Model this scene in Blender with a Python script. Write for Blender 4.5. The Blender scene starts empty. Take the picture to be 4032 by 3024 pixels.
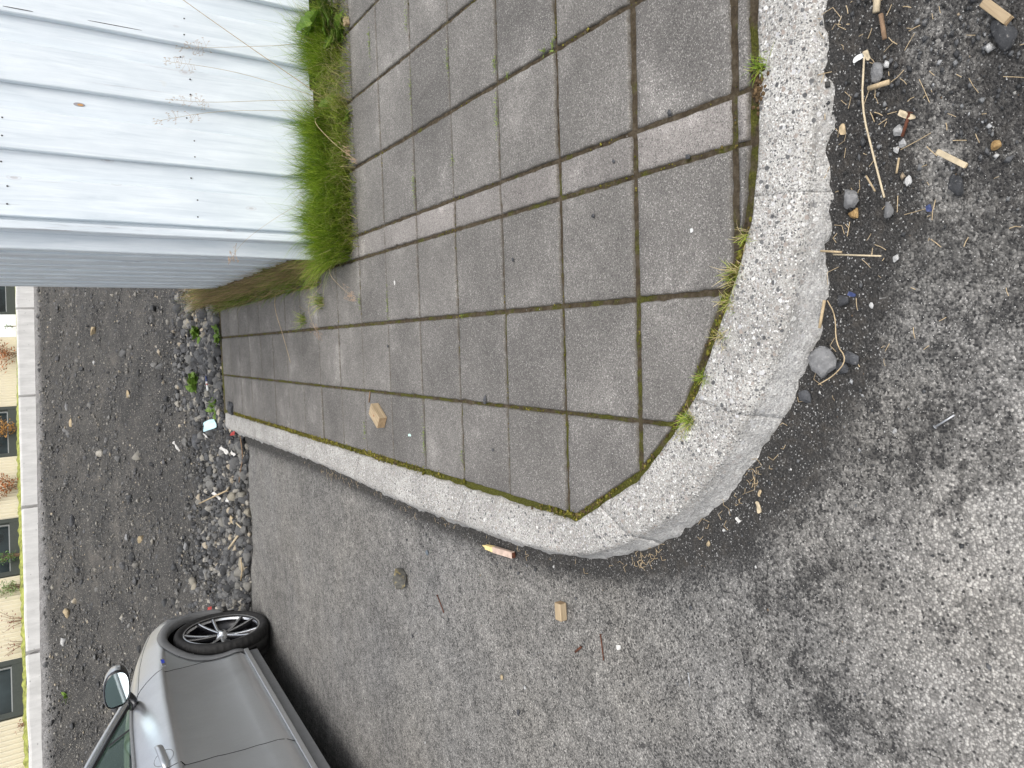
import bpy, math, random
import numpy as np
from mathutils import Vector, Matrix, noise as mnoise

random.seed(7)
rng = np.random.default_rng(7)
scene = bpy.context.scene
COL = scene.collection

# ------------------------------------------------------------------ camera
cam_data = bpy.data.cameras.new('camera')
cam = bpy.data.objects.new('camera', cam_data)
COL.objects.link(cam)
cam_data.sensor_fit = 'HORIZONTAL'
cam_data.sensor_width = 36.0
cam_data.lens = 25.13
cam_data.clip_start = 0.02
cam_data.clip_end = 600.0
PITCH, ROLL, YAW = 0.5805, -0.0725, -0.0743
CAM_POS = Vector((-0.0875, -1.3006, 1.2286))
_f = Vector((math.sin(YAW) * math.cos(PITCH), math.cos(YAW) * math.cos(PITCH), -math.sin(PITCH)))
_r = Vector((math.cos(YAW), -math.sin(YAW), 0))
_u = _r.cross(_f)
_r2 = _r * math.cos(ROLL) + _u * math.sin(ROLL)
_u2 = -_r * math.sin(ROLL) + _u * math.cos(ROLL)
# the phone was held sideways: world up points to the left edge of the picture
_x, _y, _z = -_u2, _r2, -_f
cam.matrix_world = Matrix(((_x.x, _y.x, _z.x, CAM_POS.x), (_x.y, _y.y, _z.y, CAM_POS.y),
                           (_x.z, _y.z, _z.z, CAM_POS.z), (0, 0, 0, 1)))
scene.camera = cam

# ------------------------------------------------------------------ sky, sun, exposure
SUN_EL, SUN_AZ = math.radians(58), math.radians(155)      # azimuth measured from +Y towards +X
world = bpy.data.worlds.new('World')
scene.world = world
world.use_nodes = True
wn, wl = world.node_tree.nodes, world.node_tree.links
wn.clear()
w_out = wn.new('ShaderNodeOutputWorld')
w_bg = wn.new('ShaderNodeBackground')
w_sky = wn.new('ShaderNodeTexSky')
w_sky.sky_type = 'NISHITA'
w_sky.sun_disc = False
w_sky.sun_elevation = SUN_EL
w_sky.sun_rotation = SUN_AZ
w_sky.air_density = 1.0
w_sky.dust_density = 4.0
w_sky.ozone_density = 1.0
w_hs = wn.new('ShaderNodeHueSaturation')
w_hs.inputs['Saturation'].default_value = 0.30
wl.new(w_sky.outputs['Color'], w_hs.inputs['Color'])
wl.new(w_hs.outputs['Color'], w_bg.inputs['Color'])
w_bg.inputs['Strength'].default_value = 0.15
wl.new(w_bg.outputs['Background'], w_out.inputs['Surface'])

sun_data = bpy.data.lights.new('sun', 'SUN')
sun_data.energy = 0.85
sun_data.angle = math.radians(45)
sun_data.color = (1.0, 0.96, 0.90)
sun = bpy.data.objects.new('sun', sun_data)
COL.objects.link(sun)
_sd = Vector((math.sin(SUN_AZ) * math.cos(SUN_EL), math.cos(SUN_AZ) * math.cos(SUN_EL), math.sin(SUN_EL)))
sun.rotation_euler = _sd.to_track_quat('Z', 'Y').to_euler()
sun.location = (3, 4, 8)

scene.view_settings.view_transform = 'Standard'
scene.view_settings.look = 'None'
scene.view_settings.exposure = 0.80
scene.view_settings.gamma = 1.0
scene.view_settings.use_curve_mapping = False

# ------------------------------------------------------------------ small helpers
def sstep(a, b, x):
    t = np.clip((np.asarray(x, float) - a) / (b - a), 0, 1)
    return t * t * (3 - 2 * t)

def new_mesh(name, verts, faces, smooth=False):
    me = bpy.data.meshes.new(name)
    me.from_pydata([tuple(map(float, v)) for v in verts], [], [tuple(map(int, f)) for f in faces])
    if smooth:
        me.polygons.foreach_set('use_smooth', [True] * len(me.polygons))
    me.update()
    return me

def fast_mesh(name, V, F, smooth=False):
    """V (n,3) array, F (m,k) array of one face size"""
    V = np.ascontiguousarray(V, dtype=np.float32)
    F = np.ascontiguousarray(F, dtype=np.int32)
    me = bpy.data.meshes.new(name)
    me.vertices.add(len(V))
    me.vertices.foreach_set('co', V.ravel())
    m, k = F.shape
    me.loops.add(m * k)
    me.loops.foreach_set('vertex_index', F.ravel())
    me.polygons.add(m)
    me.polygons.foreach_set('loop_start', np.arange(0, m * k, k, dtype=np.int32))
    me.polygons.foreach_set('loop_total', np.full(m, k, dtype=np.int32))
    if smooth:
        me.polygons.foreach_set('use_smooth', np.ones(m, dtype=bool))
    me.update(calc_edges=True)
    return me

def add_float(me, name, vals):
    a = me.attributes.new(name, 'FLOAT', 'POINT')
    a.data.foreach_set('value', np.asarray(vals, dtype=np.float32).ravel())

def add_color(me, name, cols):
    a = me.attributes.new(name, 'FLOAT_COLOR', 'POINT')
    c = np.ones((len(cols), 4), dtype=np.float32)
    c[:, :3] = cols
    a.data.foreach_set('color', c.ravel())

def link(name, me, mat=None, parent=None, loc=None, rot=None, scale=None):
    o = bpy.data.objects.new(name, me)
    COL.objects.link(o)
    if mat is not None and me is not None:
        if len(me.materials) == 0:
            me.materials.append(mat)
    if parent is not None:
        o.parent = parent
    if loc is not None:
        o.location = loc
    if rot is not None:
        o.rotation_euler = rot
    if scale is not None:
        o.scale = scale if hasattr(scale, '__len__') else (scale,) * 3
    return o

def tag(o, label=None, cat=None, group=None, kind=None):
    if label: o['label'] = label
    if cat: o['category'] = cat
    if group: o['group'] = group
    if kind: o['kind'] = kind
    return o

def empty(name, loc=(0, 0, 0), rot=(0, 0, 0)):
    o = bpy.data.objects.new(name, None)
    COL.objects.link(o)
    o.location = loc
    o.rotation_euler = rot
    o.empty_display_size = 0.05
    return o

def grid_faces(nu, nv, close_u=False, flip=False):
    """quads of a grid whose vertex (i,j) is i*nv+j"""
    iu = np.arange(nu if close_u else nu - 1)
    jv = np.arange(nv - 1)
    I, J = np.meshgrid(iu, jv, indexing='ij')
    I2 = (I + 1) % nu
    a, b, c, d = I * nv + J, I2 * nv + J, I2 * nv + J + 1, I * nv + J + 1
    F = np.stack([a, b, c, d], -1).reshape(-1, 4)
    return F[:, ::-1] if flip else F

class MB:
    """collects simple shapes into one mesh"""
    def __init__(self):
        self.v, self.f = [], []
    def add(self, verts, faces):
        n = len(self.v)
        self.v += [tuple(v) for v in verts]
        self.f += [tuple(i + n for i in f) for f in faces]
        return self
    def box(self, lo, hi, bev=0.0):
        (x0, y0, z0), (x1, y1, z1) = lo, hi
        if bev <= 0:
            v = [(x0,y0,z0),(x1,y0,z0),(x1,y1,z0),(x0,y1,z0),(x0,y0,z1),(x1,y0,z1),(x1,y1,z1),(x0,y1,z1)]
            f = [(0,3,2,1),(4,5,6,7),(0,1,5,4),(1,2,6,5),(2,3,7,6),(3,0,4,7)]
            return self.add(v, f)
        b = bev
        v = []
        for z, i in ((z0, b), (z0 + b, 0), (z1 - b, 0), (z1, b)):
            v += [(x0+i+b,y0+i,z),(x1-i-b,y0+i,z),(x1-i,y0+i+b,z),(x1-i,y1-i-b,z),
                  (x1-i-b,y1-i,z),(x0+i+b,y1-i,z),(x0+i,y1-i-b,z),(x0+i,y0+i+b,z)]
        f = [tuple(range(7, -1, -1)), tuple(range(24, 32))]
        for r in range(3):
            for k in range(8):
                k2 = (k + 1) % 8
                f.append((r*8+k, r*8+k2, r*8+8+k2, r*8+8+k))
        return self.add(v, f)
    def tube(self, pts, rad, n=6, cap=True):
        pts = [Vector(p) for p in pts]
        rads = rad if hasattr(rad, '__len__') else [rad] * len(pts)
        base = []
        for i, p in enumerate(pts):
            d = (pts[min(i+1, len(pts)-1)] - pts[max(i-1, 0)])
            if d.length < 1e-9: d = Vector((0, 0, 1))
            d.normalize()
            up = Vector((0, 0, 1)) if abs(d.z) < .9 else Vector((1, 0, 0))
            a = d.cross(up).normalized(); b = a.cross(d)
            for k in range(n):
                t = 2 * math.pi * k / n
                base.append(p + (a * math.cos(t) + b * math.sin(t)) * rads[i])
        f = []
        for i in range(len(pts) - 1):
            for k in range(n):
                k2 = (k + 1) % n
                f.append((i*n+k, i*n+k2, (i+1)*n+k2, (i+1)*n+k))
        if cap:
            f.append(tuple(range(n-1, -1, -1)))
            m = (len(pts)-1)*n
            f.append(tuple(range(m, m+n)))
        return self.add(base, f)
    def build(self, name, mat, parent=None, smooth=False, **k):
        return link(name, new_mesh(name, self.v, self.f, smooth), mat, parent, **k)

def ico(sub=1):
    import bmesh
    bm = bmesh.new()
    bmesh.ops.create_icosphere(bm, subdivisions=sub, radius=1.0)
    V = np.array([v.co[:] for v in bm.verts]); F = np.array([[v.index for v in f.verts] for f in bm.faces])
    bm.free()
    return V, F

# ------------------------------------------------------------------ the lie of the land
def zas(x, y):
    """height of the asphalt"""
    x = np.asarray(x, float); y = np.asarray(y, float)
    z = -0.075 + 0.060 * sstep(-0.15, 0.5, x)
    z = z + 0.030 * sstep(1.5, 4.4, y) * sstep(-1.7, -0.95, x) * (1 - sstep(-.15, .5, x))
    return z

FA = (-4.891, 8.595); FB = (1.235, 15.65)      # foot of the far low wall
def yedge(x):
    """where asphalt / pavement stop and the dirt bank begins"""
    x = np.asarray(x, float)
    ya = 4.36 - 0.218 * (np.clip(x, -9, 9) + 0.79)
    return ya + (4.83 - ya) * sstep(-0.85, -0.62, x)

def yband(x):
    x = np.clip(np.asarray(x, float), -6.2, 14)
    return FA[1] + (x - FA[0]) * (FB[1] - FA[1]) / (FB[0] - FA[0])

def zterr(x, y):
    x = np.asarray(x, float); y = np.asarray(y, float)
    ye = yedge(x); yb = yband(x)
    t = (y - ye) / np.maximum(yb - ye, 1.0)
    z0 = -0.10 + 0.06 * sstep(-0.85, -0.6, x)
    zb = 1.50 - 0.0408 * (np.clip(x, -7, 8) + 4.89)
    tc = np.clip(t, 0, 1)
    p = tc * (0.75 + 0.25 * tc)
    z = z0 + (zb - z0) * p
    n = (0.05 * np.sin(1.9 * x + 0.7 * y) * np.sin(1.3 * y - 0.5 * x + 1.0) + 0.022 * np.sin(5.1 * x + 2.0) * np.sin(4.3 * y + .6)
         + 0.012 * np.sin(11.3 * x - 3 * y) * np.sin(9.1 * y + 2 * x))
    z = z + n * sstep(0.03, 0.2, t) * (1 - sstep(.88, 1.0, t))
    return np.where(t < 0, z0 - 0.25 * sstep(0, 0.05, -t), z)

# ------------------------------------------------------------------ materials
class NT:
    def __init__(self, name):
        self.m = bpy.data.materials.new(name)
        self.m.use_nodes = True
        self.t = self.m.node_tree
        self.n, self.l = self.t.nodes, self.t.links
        self.b = self.n['Principled BSDF']
        self.out = self.n['Material Output']
        self._co = None
    def co(self, kind='Object'):
        if self._co is None:
            self._co = self.n.new('ShaderNodeTexCoord')
        return self._co.outputs[kind]
    def set(self, sock, v):
        if isinstance(v, bpy.types.NodeSocket):
            self.l.new(v, sock)
        elif v is not None:
            if hasattr(sock, 'default_value'):
                if sock.type == 'RGBA' and hasattr(v, '__len__') and len(v) == 3:
                    v = (*v, 1)
                sock.default_value = v
        return self
    def mapping(self, scale=(1, 1, 1), vec=None, loc=(0, 0, 0), rot=(0, 0, 0)):
        n = self.n.new('ShaderNodeMapping')
        self.l.new(vec if vec is not None else self.co(), n.inputs['Vector'])
        n.inputs['Scale'].default_value = scale
        n.inputs['Location'].default_value = loc
        n.inputs['Rotation'].default_value = rot
        return n.outputs['Vector']
    def noise(self, scale, detail=4, rough=0.6, vec=None, dist=0.0, out='Fac'):
        n = self.n.new('ShaderNodeTexNoise')
        self.l.new(vec if vec is not None else self.co(), n.inputs['Vector'])
        n.inputs['Scale'].default_value = scale
        n.inputs['Detail'].default_value = detail
        n.inputs['Roughness'].default_value = rough
        n.inputs['Distortion'].default_value = dist
        return n.outputs[out]
    def voro(self, scale, vec=None, feature='F1', out='Distance', rnd=1.0):
        n = self.n.new('ShaderNodeTexVoronoi')
        n.feature = feature
        self.l.new(vec if vec is not None else self.co(), n.inputs['Vector'])
        n.inputs['Scale'].default_value = scale
        n.inputs['Randomness'].default_value = rnd
        if out is not None: return n.outputs[out]
        sep = self.n.new('ShaderNodeSeparateColor')
        self.l.new(n.outputs['Color'], sep.inputs[0])
        class R: pass
        r = R()
        r.outputs = {'Distance': n.outputs['Distance'], 'Color': sep.outputs[0], 'G': sep.outputs[1]}
        return r
    def ramp(self, fac, stops, interp='LINEAR'):
        n = self.n.new('ShaderNodeValToRGB')
        cr = n.color_ramp
        cr.interpolation = interp
        while len(cr.elements) < len(stops):
            cr.elements.new(0.5)
        for e, (p, c) in zip(cr.elements, stops):
            e.position = p
            e.color = (c, c, c, 1) if not hasattr(c, '__len__') else (*c[:3], 1)
        self.l.new(fac, n.inputs['Fac'])
        return n.outputs['Color']
    def mix(self, fac, a, b, blend='MIX'):
        n = self.n.new('ShaderNodeMix')
        n.data_type = 'RGBA'
        n.blend_type = blend
        self.set(n.inputs[0], fac); self.set(n.inputs[6], a); self.set(n.inputs[7], b)
        return n.outputs[2]
    def math(self, op, a, b=None, clamp=False):
        n = self.n.new('ShaderNodeMath')
        n.operation = op
        n.use_clamp = clamp
        self.set(n.inputs[0], a)
        if b is not None: self.set(n.inputs[1], b)
        return n.outputs[0]
    def attr(self, name, out='Fac'):
        n = self.n.new('ShaderNodeAttribute')
        n.attribute_name = name
        return n.outputs[out]
    def objrand(self):
        return self.n.new('ShaderNodeObjectInfo').outputs['Random']
    def bump(self, height, strength=0.4, dist=0.002, normal=None):
        n = self.n.new('ShaderNodeBump')
        n.inputs['Strength'].default_value = strength
        n.inputs['Distance'].default_value = dist
        self.l.new(height, n.inputs['Height'])
        if normal is not None: self.l.new(normal, n.inputs['Normal'])
        self.l.new(n.outputs['Normal'], self.b.inputs['Normal'])
        return n.outputs['Normal']
    def fin(self, color=None, rough=0.8, metal=0.0, spec=None, coat=None):
        if color is not None: self.set(self.b.inputs['Base Color'], color)
        self.set(self.b.inputs['Roughness'], rough)
        self.set(self.b.inputs['Metallic'], metal)
        if spec is not None: self.set(self.b.inputs['Specular IOR Level'], spec)
        if coat is not None: self.set(self.b.inputs['Coat Weight'], coat)
        return self.m

M = {}
def plain(name, col, rough=0.7, metal=0.0, spec=0.4, coat=None, var=0.0, scale=40.0, bump=0.0):
    t = NT(name)
    c = col
    if var > 0:
        nz = t.noise(scale, 5, 0.65)
        lo = tuple(v * (1 - var) for v in col); hi = tuple(min(1, v * (1 + var)) for v in col)
        c = t.ramp(nz, [(0.3, lo), (0.7, hi)])
        if bump > 0: t.bump(nz, bump, 0.002)
    M[name] = t.fin(c, rough, metal, spec, coat)
    return M[name]

# ---- asphalt: worn binder with aggregate, dark grit by the kerb, pale dusty wear
t = NT('asphalt')
wob = t.n.new('ShaderNodeVectorMath'); wob.operation = 'ADD'
t.l.new(t.co(), wob.inputs[0])
wsc = t.n.new('ShaderNodeVectorMath'); wsc.operation = 'SCALE'; wsc.inputs['Scale'].default_value = 0.004
t.l.new(t.noise(70, 2, .5, out='Color'), wsc.inputs[0]); t.l.new(wsc.outputs[0], wob.inputs[1])
P_ = wob.outputs[0]
v1 = t.voro(200, P_, out=None); v2 = t.voro(420, P_, out=None)
na = t.noise(7.0, 6, .68); nb = t.noise(34, 4, .65)
grit, dust = t.attr('grit'), t.attr('dust')
patch = t.math('MULTIPLY', t.ramp(t.noise(5.2, 9, .74, t.mapping((1, 1, 1), None, (3.1, 1.7, 0))), [(.535, 0.0), (.575, 1.0)]), t.attr('near'))
palem = t.math('MULTIPLY', t.ramp(t.noise(3.3, 9, .72, t.mapping((1, 1, 1), None, (7.7, 4.2, 0))), [(.50, 0.0), (.56, 1.0)]), t.attr('near'))
def tone(v, k):
    x = t.math('ADD', t.math('MULTIPLY', v, 1.15), t.math('MULTIPLY', t.math('SUBTRACT', na, .5), .85))
    x = t.math('ADD', x, t.math('MULTIPLY', t.math('SUBTRACT', nb, .5), 1.5))
    x = t.math('SUBTRACT', x, t.math('MULTIPLY', grit, k))
    x = t.math('SUBTRACT', x, t.math('MULTIPLY', patch, .55))
    x = t.math('ADD', x, t.math('MULTIPLY', dust, .42))
    x = t.math('ADD', x, t.math('MULTIPLY', palem, .24))
    return t.ramp(t.math('MULTIPLY', x, .5), [(0.0, (.020, .020, .021)), (.10, (.050, .050, .050)), (.16, (.115, .114, .112)), (.26, (.165, .163, .159)), (.38, (.208, .205, .199)),
                      (.50, (.268, .264, .256)), (.62, (.36, .354, .343)), (.80, (.48, .472, .455))])
cs = tone(v1.outputs['Color'], .75); cf = tone(v2.outputs['Color'], .75)
c = t.mix(t.ramp(t.noise(60, 3, .6), [(0.46, 0.0), (0.60, .75)]), cs, cf)
c = t.mix(t.math('MULTIPLY', t.ramp(v1.outputs['Distance'], [(0.42, 0.0), (0.62, 1.0)]), .55), c, (.085, .083, .080))
# dark pits where stones have worn out
v3 = t.voro(105, P_, out=None)
pit = t.math('MULTIPLY', t.ramp(t.math('ADD', v3.outputs['Color'], t.math('MULTIPLY', t.math('SUBTRACT', na, .5), -.9)), [(.64, 0.0), (.69, .92)]), t.ramp(v3.outputs['Distance'], [(.24, 1.0), (.38, 0.0)]))
c = t.mix(pit, c, (.032, .032, .033))
# warm dusty tint in places
c = t.mix(1.0, c, t.ramp(t.noise(1.1, 4, .6), [(.35, (.97, .965, .955)), (.65, (1.05, 1.02, .965))]), 'MULTIPLY')
# bright chips of stone
c = t.mix(t.math('MULTIPLY', t.ramp(v2.outputs['G'], [(.965, 0.0), (.975, 1.0)]), t.ramp(v2.outputs['Distance'], [(.25, 1.0), (.4, 0.0)])), c, (.62, .61, .59))
# dark fine soil
g0 = t.math('ADD', grit, t.math('MULTIPLY', t.math('SUBTRACT', na, 0.5), 1.2))
gm = t.ramp(g0, [(0.56, 0.0), (0.80, 1.0)])
dark = t.ramp(v2.outputs['Color'], [(0.0, (.014, .014, .014)), (0.75, (.034, .032, .030)), (0.95, (.075, .073, .070)), (0.99, (.40, .40, .39))])
dark = t.mix(t.ramp(nb, [(0.5, 0.0), (0.75, 0.6)]), dark, (.055, .046, .036))
c = t.mix(t.math('MULTIPLY', gm, 0.9), c, dark)
hgt = t.math('ADD', t.math('MULTIPLY', v1.outputs['Distance'], -1.0), t.math('MULTIPLY', v2.outputs['Distance'], -0.5))
t.bump(hgt, 0.75, 0.004)
M['asphalt'] = t.fin(c, t.ramp(t.noise(200, 2, .5), [(0.3, .62), (0.7, .9)]), 0, .35)

# ---- exposed-aggregate concrete of the kerb
t = NT('kerb_concrete')
wob = t.n.new('ShaderNodeVectorMath'); wob.operation = 'ADD'
t.l.new(t.co(), wob.inputs[0])
wsc = t.n.new('ShaderNodeVectorMath'); wsc.operation = 'SCALE'; wsc.inputs['Scale'].default_value = 0.005
t.l.new(t.noise(110, 2, .5, out='Color'), wsc.inputs[0]); t.l.new(wsc.outputs[0], wob.inputs[1])
P_ = wob.outputs[0]
va = t.voro(84, P_, out=None); vb = t.voro(200, P_, out=None); vc = t.voro(340, P_, out=None)
cem = t.ramp(t.noise(6, 7, .68), [(.30, (.27, .264, .248)), (.5, (.46, .45, .426)), (.68, (.63, .62, .59))])
cem = t.mix(t.ramp(t.noise(420, 3, .8), [(0.36, 0.9), (0.58, 0.0)]), cem, (.17, .165, .15))
cem = t.mix(t.ramp(vc.outputs['Color'], [(0.7, 0.0), (0.72, .85)], 'LINEAR'), cem, t.ramp(vc.outputs['Color'], [(0.72, (.30, .285, .26)), (0.86, (.12, .12, .12)), (1.0, (.80, .79, .76))]))
def pebbles(v, base, thr, rad):
    pick = t.ramp(v.outputs['Color'], [(thr - .01, 0.0), (thr, 1.0)])
    inside = t.ramp(v.outputs['Distance'], [(rad, 1.0), (rad + .09, 0.0)])
    col = t.ramp(v.outputs['G'], [(0.0, (.075, .076, .078)), (0.3, (.15, .15, .15)), (0.5, (.24, .22, .20)), (0.7, (.30, .26, .23)), (0.85, (.42, .42, .43)), (1.0, (.72, .71, .68))])
    return t.mix(t.math('MULTIPLY', t.math('MULTIPLY', pick, inside), t.math('ADD', t.math('MULTIPLY', t.attr('agg'), .9), .1)), base, col)
cem = pebbles(vb, cem, .42, .38)
cem = pebbles(va, cem, .74, .35)
cem = t.mix(t.math('MULTIPLY', t.attr('face'), .48), cem, t.ramp(t.noise(60, 5, .7, t.mapping((1, 1, 3))), [(0.3, (.13, .13, .132)), (0.5, (.32, .32, .318)), (0.7, (.52, .52, .515))]))  # grey streaks on the road face, with some of its shade in the colour
cem = t.mix(t.math('MULTIPLY', t.attr('dirt'), t.ramp(t.noise(26, 6, .7), [(0.35, .1), (0.65, .95)])), cem, (.17, .145, .10))
t.bump(t.math('ADD', t.math('MULTIPLY', vb.outputs['Distance'], -1.0), t.noise(260, 4, .7)), 0.6, 0.004)
M['kerb_concrete'] = t.fin(cem, .88, 0, .3)

# ---- grey concrete pavers
t = NT('paver_concrete')
geo = t.n.new('ShaderNodeNewGeometry')
wp = geo.outputs['Position']
rnd = t.objrand()
vp = t.voro(420, wp, out=None); vq = t.voro(200, wp, out=None)
base = t.ramp(rnd, [(0.0, (.113, .108, .102)), (0.35, (.124, .118, .111)), (0.7, (.134, .128, .120)), (1.0, (.146, .139, .130))])
base = t.mix(t.math('MULTIPLY', t.attr('tint'), t.ramp(rnd, [(0, .45), (1, 1.0)])), base, (.205, .190, .179))
c = t.mix(1.0, base, t.ramp(t.noise(430, 3, .8, wp), [(0.25, .40), (0.5, 1.0), (0.75, 1.65)]), 'MULTIPLY')
c = t.mix(t.ramp(vp.outputs['Color'], [(0.86, 0.0), (0.92, .5)]), c, (.36, .345, .325))
c = t.mix(t.math('MULTIPLY', t.ramp(vq.outputs['Color'], [(0.94, 0.0), (0.96, .75)]), t.ramp(vq.outputs['Distance'], [(0.2, 1.0), (0.32, 0.0)])), c, (.44, .42, .395))
c = t.mix(t.ramp(vp.outputs['Color'], [(0.12, .6), (0.20, 0.0)]), c, (.048, .046, .044))
blot = t.noise(3.2, 8, .66, wp)
c = t.mix(1.0, c, t.ramp(blot, [(0.28, .74), (0.46, .98), (0.58, 1.18), (0.72, 1.9)]), 'MULTIPLY')
scuff = t.noise(30, 5, .7, t.mapping((1, .3, 1), wp, rot=(0, 0, .5)))
c = t.mix(t.ramp(scuff, [(.64, 0.0), (.76, .35)]), c, (.30, .29, .275))
stain = t.noise(9, 5, .6, wp)
c = t.mix(t.ramp(stain, [(.66, 0.0), (.78, .45)]), c, (.070, .066, .060))
c = t.mix(t.math('MULTIPLY', t.attr('rim'), t.ramp(t.noise(40, 5, .7, wp), [(.35, .1), (.65, .9)])), c, (.085, .075, .058))
t.bump(t.math('ADD', t.noise(380, 3, .75, wp), t.math('MULTIPLY', vq.outputs['Distance'], .4)), .55, .0022)
M['paver_concrete'] = t.fin(c, .9, 0, .25)

# ---- soil and moss of the joints
t = NT('joint_soil')
n1 = t.noise(60, 6, .75)
c = t.ramp(n1, [(0.28, (.035, .026, .017)), (0.5, (.085, .066, .044)), (0.7, (.15, .125, .09)), (.85, (.30, .27, .22))])
moss = t.ramp(t.math('ADD', t.noise(11, 6, .7), t.math('MULTIPLY', t.attr('moss'), .32)), [(0.56, 0.0), (0.66, .9)])
c = t.mix(moss, c, t.ramp(t.noise(240, 4, .7), [(0.3, (.035, .038, .006)), (0.55, (.10, .105, .018)), (0.75, (.20, .19, .045))]))
t.bump(t.noise(240, 5, .8), 1.0, .008)
M['joint_soil'] = t.fin(c, .95, 0, .15)

t = NT('moss_cushion')
c = t.mix(1.0, t.attr('col', 'Color'), t.ramp(t.noise(300, 4, .7), [(.3, .5), (.7, 1.5)]), 'MULTIPLY')
M['moss_cushion'] = t.fin(c, .95, 0, .1)

# ---- dirt bank
t = NT('bank_dirt')
va = t.voro(46, out=None); vb = t.voro(120, out=None)
c = t.ramp(t.noise(2.2, 8, .68), [(0.28, (.022, .022, .023)), (0.44, (.045, .045, .045)), (0.58, (.076, .073, .069)), (.72, (.15, .138, .122))])
c = t.mix(t.ramp(t.noise(18, 6, .75), [(.35, .0), (.7, .65)]), c, (.095, .093, .089))
sa = t.math('MULTIPLY', t.ramp(va.outputs['Color'], [(.68, 0.0), (.72, 1.0)]), t.ramp(va.outputs['Distance'], [(.25, 1.0), (.42, 0.0)]))
c = t.mix(sa, c, t.ramp(va.outputs['Color'], [(.70, (.10, .10, .10)), (.9, (.22, .21, .19)), (1.0, (.36, .33, .28))]))
sb = t.math('MULTIPLY', t.ramp(vb.outputs['Color'], [(.6, 0.0), (.66, .9)]), t.ramp(vb.outputs['Distance'], [(.3, 1.0), (.5, 0.0)]))
c = t.mix(sb, c, t.ramp(vb.outputs['Color'], [(.66, (.07, .07, .07)), (.88, (.19, .18, .165)), (1.0, (.42, .40, .37))]))
c = t.mix(t.math('MULTIPLY', t.attr('grav'), t.ramp(t.noise(12, 6, .7), [(.3, .25), (.6, 1.0)])), c, t.ramp(t.noise(50, 5, .8), [(.3, (.13, .13, .13)), (.7, (.40, .39, .385))]))
t.bump(t.math('ADD', t.noise(30, 8, .75), t.math('MULTIPLY', va.outputs['Distance'], -.5)), .9, .035)
M['bank_dirt'] = t.fin(c, .95, 0, .15)

# ---- stones
def rock_mat(name, stops, src='rand'):
    t = NT(name)
    base = t.ramp(t.objrand(), stops) if src == 'rand' else t.attr('col', 'Color')
    n = t.noise(38, 6, .72)
    c = t.mix(1.0, base, t.ramp(n, [(.28, .62), (.5, 1.0), (.75, 1.45)]), 'MULTIPLY')
    c = t.mix(t.ramp(t.noise(160, 3, .7), [(.60, 0.0), (.72, .45)]), c, (.40, .385, .36))
    t.bump(t.noise(90, 6, .75), .7, .008)
    M[name] = t.fin(c, .9, 0, .25)
rock_mat('rock', [(0, (.045, .046, .048)), (.3, (.080, .082, .085)), (.55, (.125, .126, .127)), (.75, (.17, .168, .16)), (.90, (.22, .21, .185)), (.97, (.29, .26, .20)), (1, (.40, .37, .32))])
rock_mat('rock_mass', None, 'attr')
rock_mat('dark_rock', [(0, (.050, .052, .056)), (1, (.085, .088, .095))])
rock_mat('grey_rock', [(0, (.17, .172, .175)), (1, (.22, .222, .225))])
rock_mat('tan_rock', [(0, (.30, .24, .15)), (1, (.36, .29, .19))])
rock_mat('white_stone', [(0, (.34, .34, .335)), (1, (.46, .46, .455))])
rock_mat('blue_grey_rock', [(0, (.13, .155, .18)), (1, (.16, .185, .21))])
t = NT('lichen_rock')
c = t.ramp(t.noise(28, 5, .65), [(.35, (.07, .07, .065)), (.52, (.13, .125, .11)), (.60, (.30, .24, .11)), (.75, (.36, .34, .28))])
t.bump(t.noise(70, 6, .75), .9, .01)
M['lichen_rock'] = t.fin(c, .9, 0, .2)
t = NT('ochre_foam')
c = t.ramp(t.noise(60, 5, .7), [(.3, (.20, .12, .05)), (.6, (.36, .24, .11)), (.8, (.44, .32, .18))])
t.bump(t.noise(120, 5, .7), .8, .006)
M['ochre_foam'] = t.fin(c, .9, 0, .2)

# ---- white painted boards
def board_mat(name, wear):
    t = NT(name)
    rnd = t.objrand()
    off = t.n.new('ShaderNodeCombineXYZ')
    t.l.new(t.math('MULTIPLY', rnd, 37.0), off.inputs[0]); t.l.new(t.math('MULTIPLY', rnd, 11.0), off.inputs[2])
    add = t.n.new('ShaderNodeVectorMath'); add.operation = 'ADD'
    t.l.new(t.co(), add.inputs[0]); t.l.new(off.outputs[0], add.inputs[1])
    v = add.outputs[0]
    g = t.noise(26, 6, .65, t.mapping((1.6, 1.6, .10), v), .6)
    g2 = t.noise(9, 5, .6, t.mapping((1.2, 1.2, .35), v))
    c = t.ramp(g, [(.30, (.54, .60, .65)), (.45, (.63, .685, .73)), (.62, (.70, .75, .79))])
    c = t.mix(t.ramp(g2, [(.35, .40), (.60, 0.0)]), c, (.50, .56, .61))
    st = t.noise(20, 5, .7, t.mapping((2.6, 2.6, .055), v), .8)
    c = t.mix(t.ramp(st, [(.66 - .16 * wear, 0.0), (.72 - .12 * wear, .25 + .55 * wear)]), c, (.27, .255, .27))
    kn = t.voro(3.2, t.mapping((2.3, 2.3, 1.0), v, (.3, .1, .2)), out=None)
    kd = t.ramp(kn.outputs['Distance'], [(.035, .8), (.05, .12), (.075, .35), (.09, 0.0)])
    c = t.mix(t.math('MULTIPLY', kd, .7), c, (.40, .37, .38))
    yl = t.math('MULTIPLY', t.ramp(t.noise(7, 3, .5, v), [(.70, 0.0), (.76, .5)]), .5)
    c = t.mix(yl, c, (.60, .50, .30))
    t.bump(g, .25, .003)
    M[name] = t.fin(c, .62, 0, .35)
board_mat('board_paint', 0.12)
board_mat('board_paint_worn', 0.7)

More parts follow.
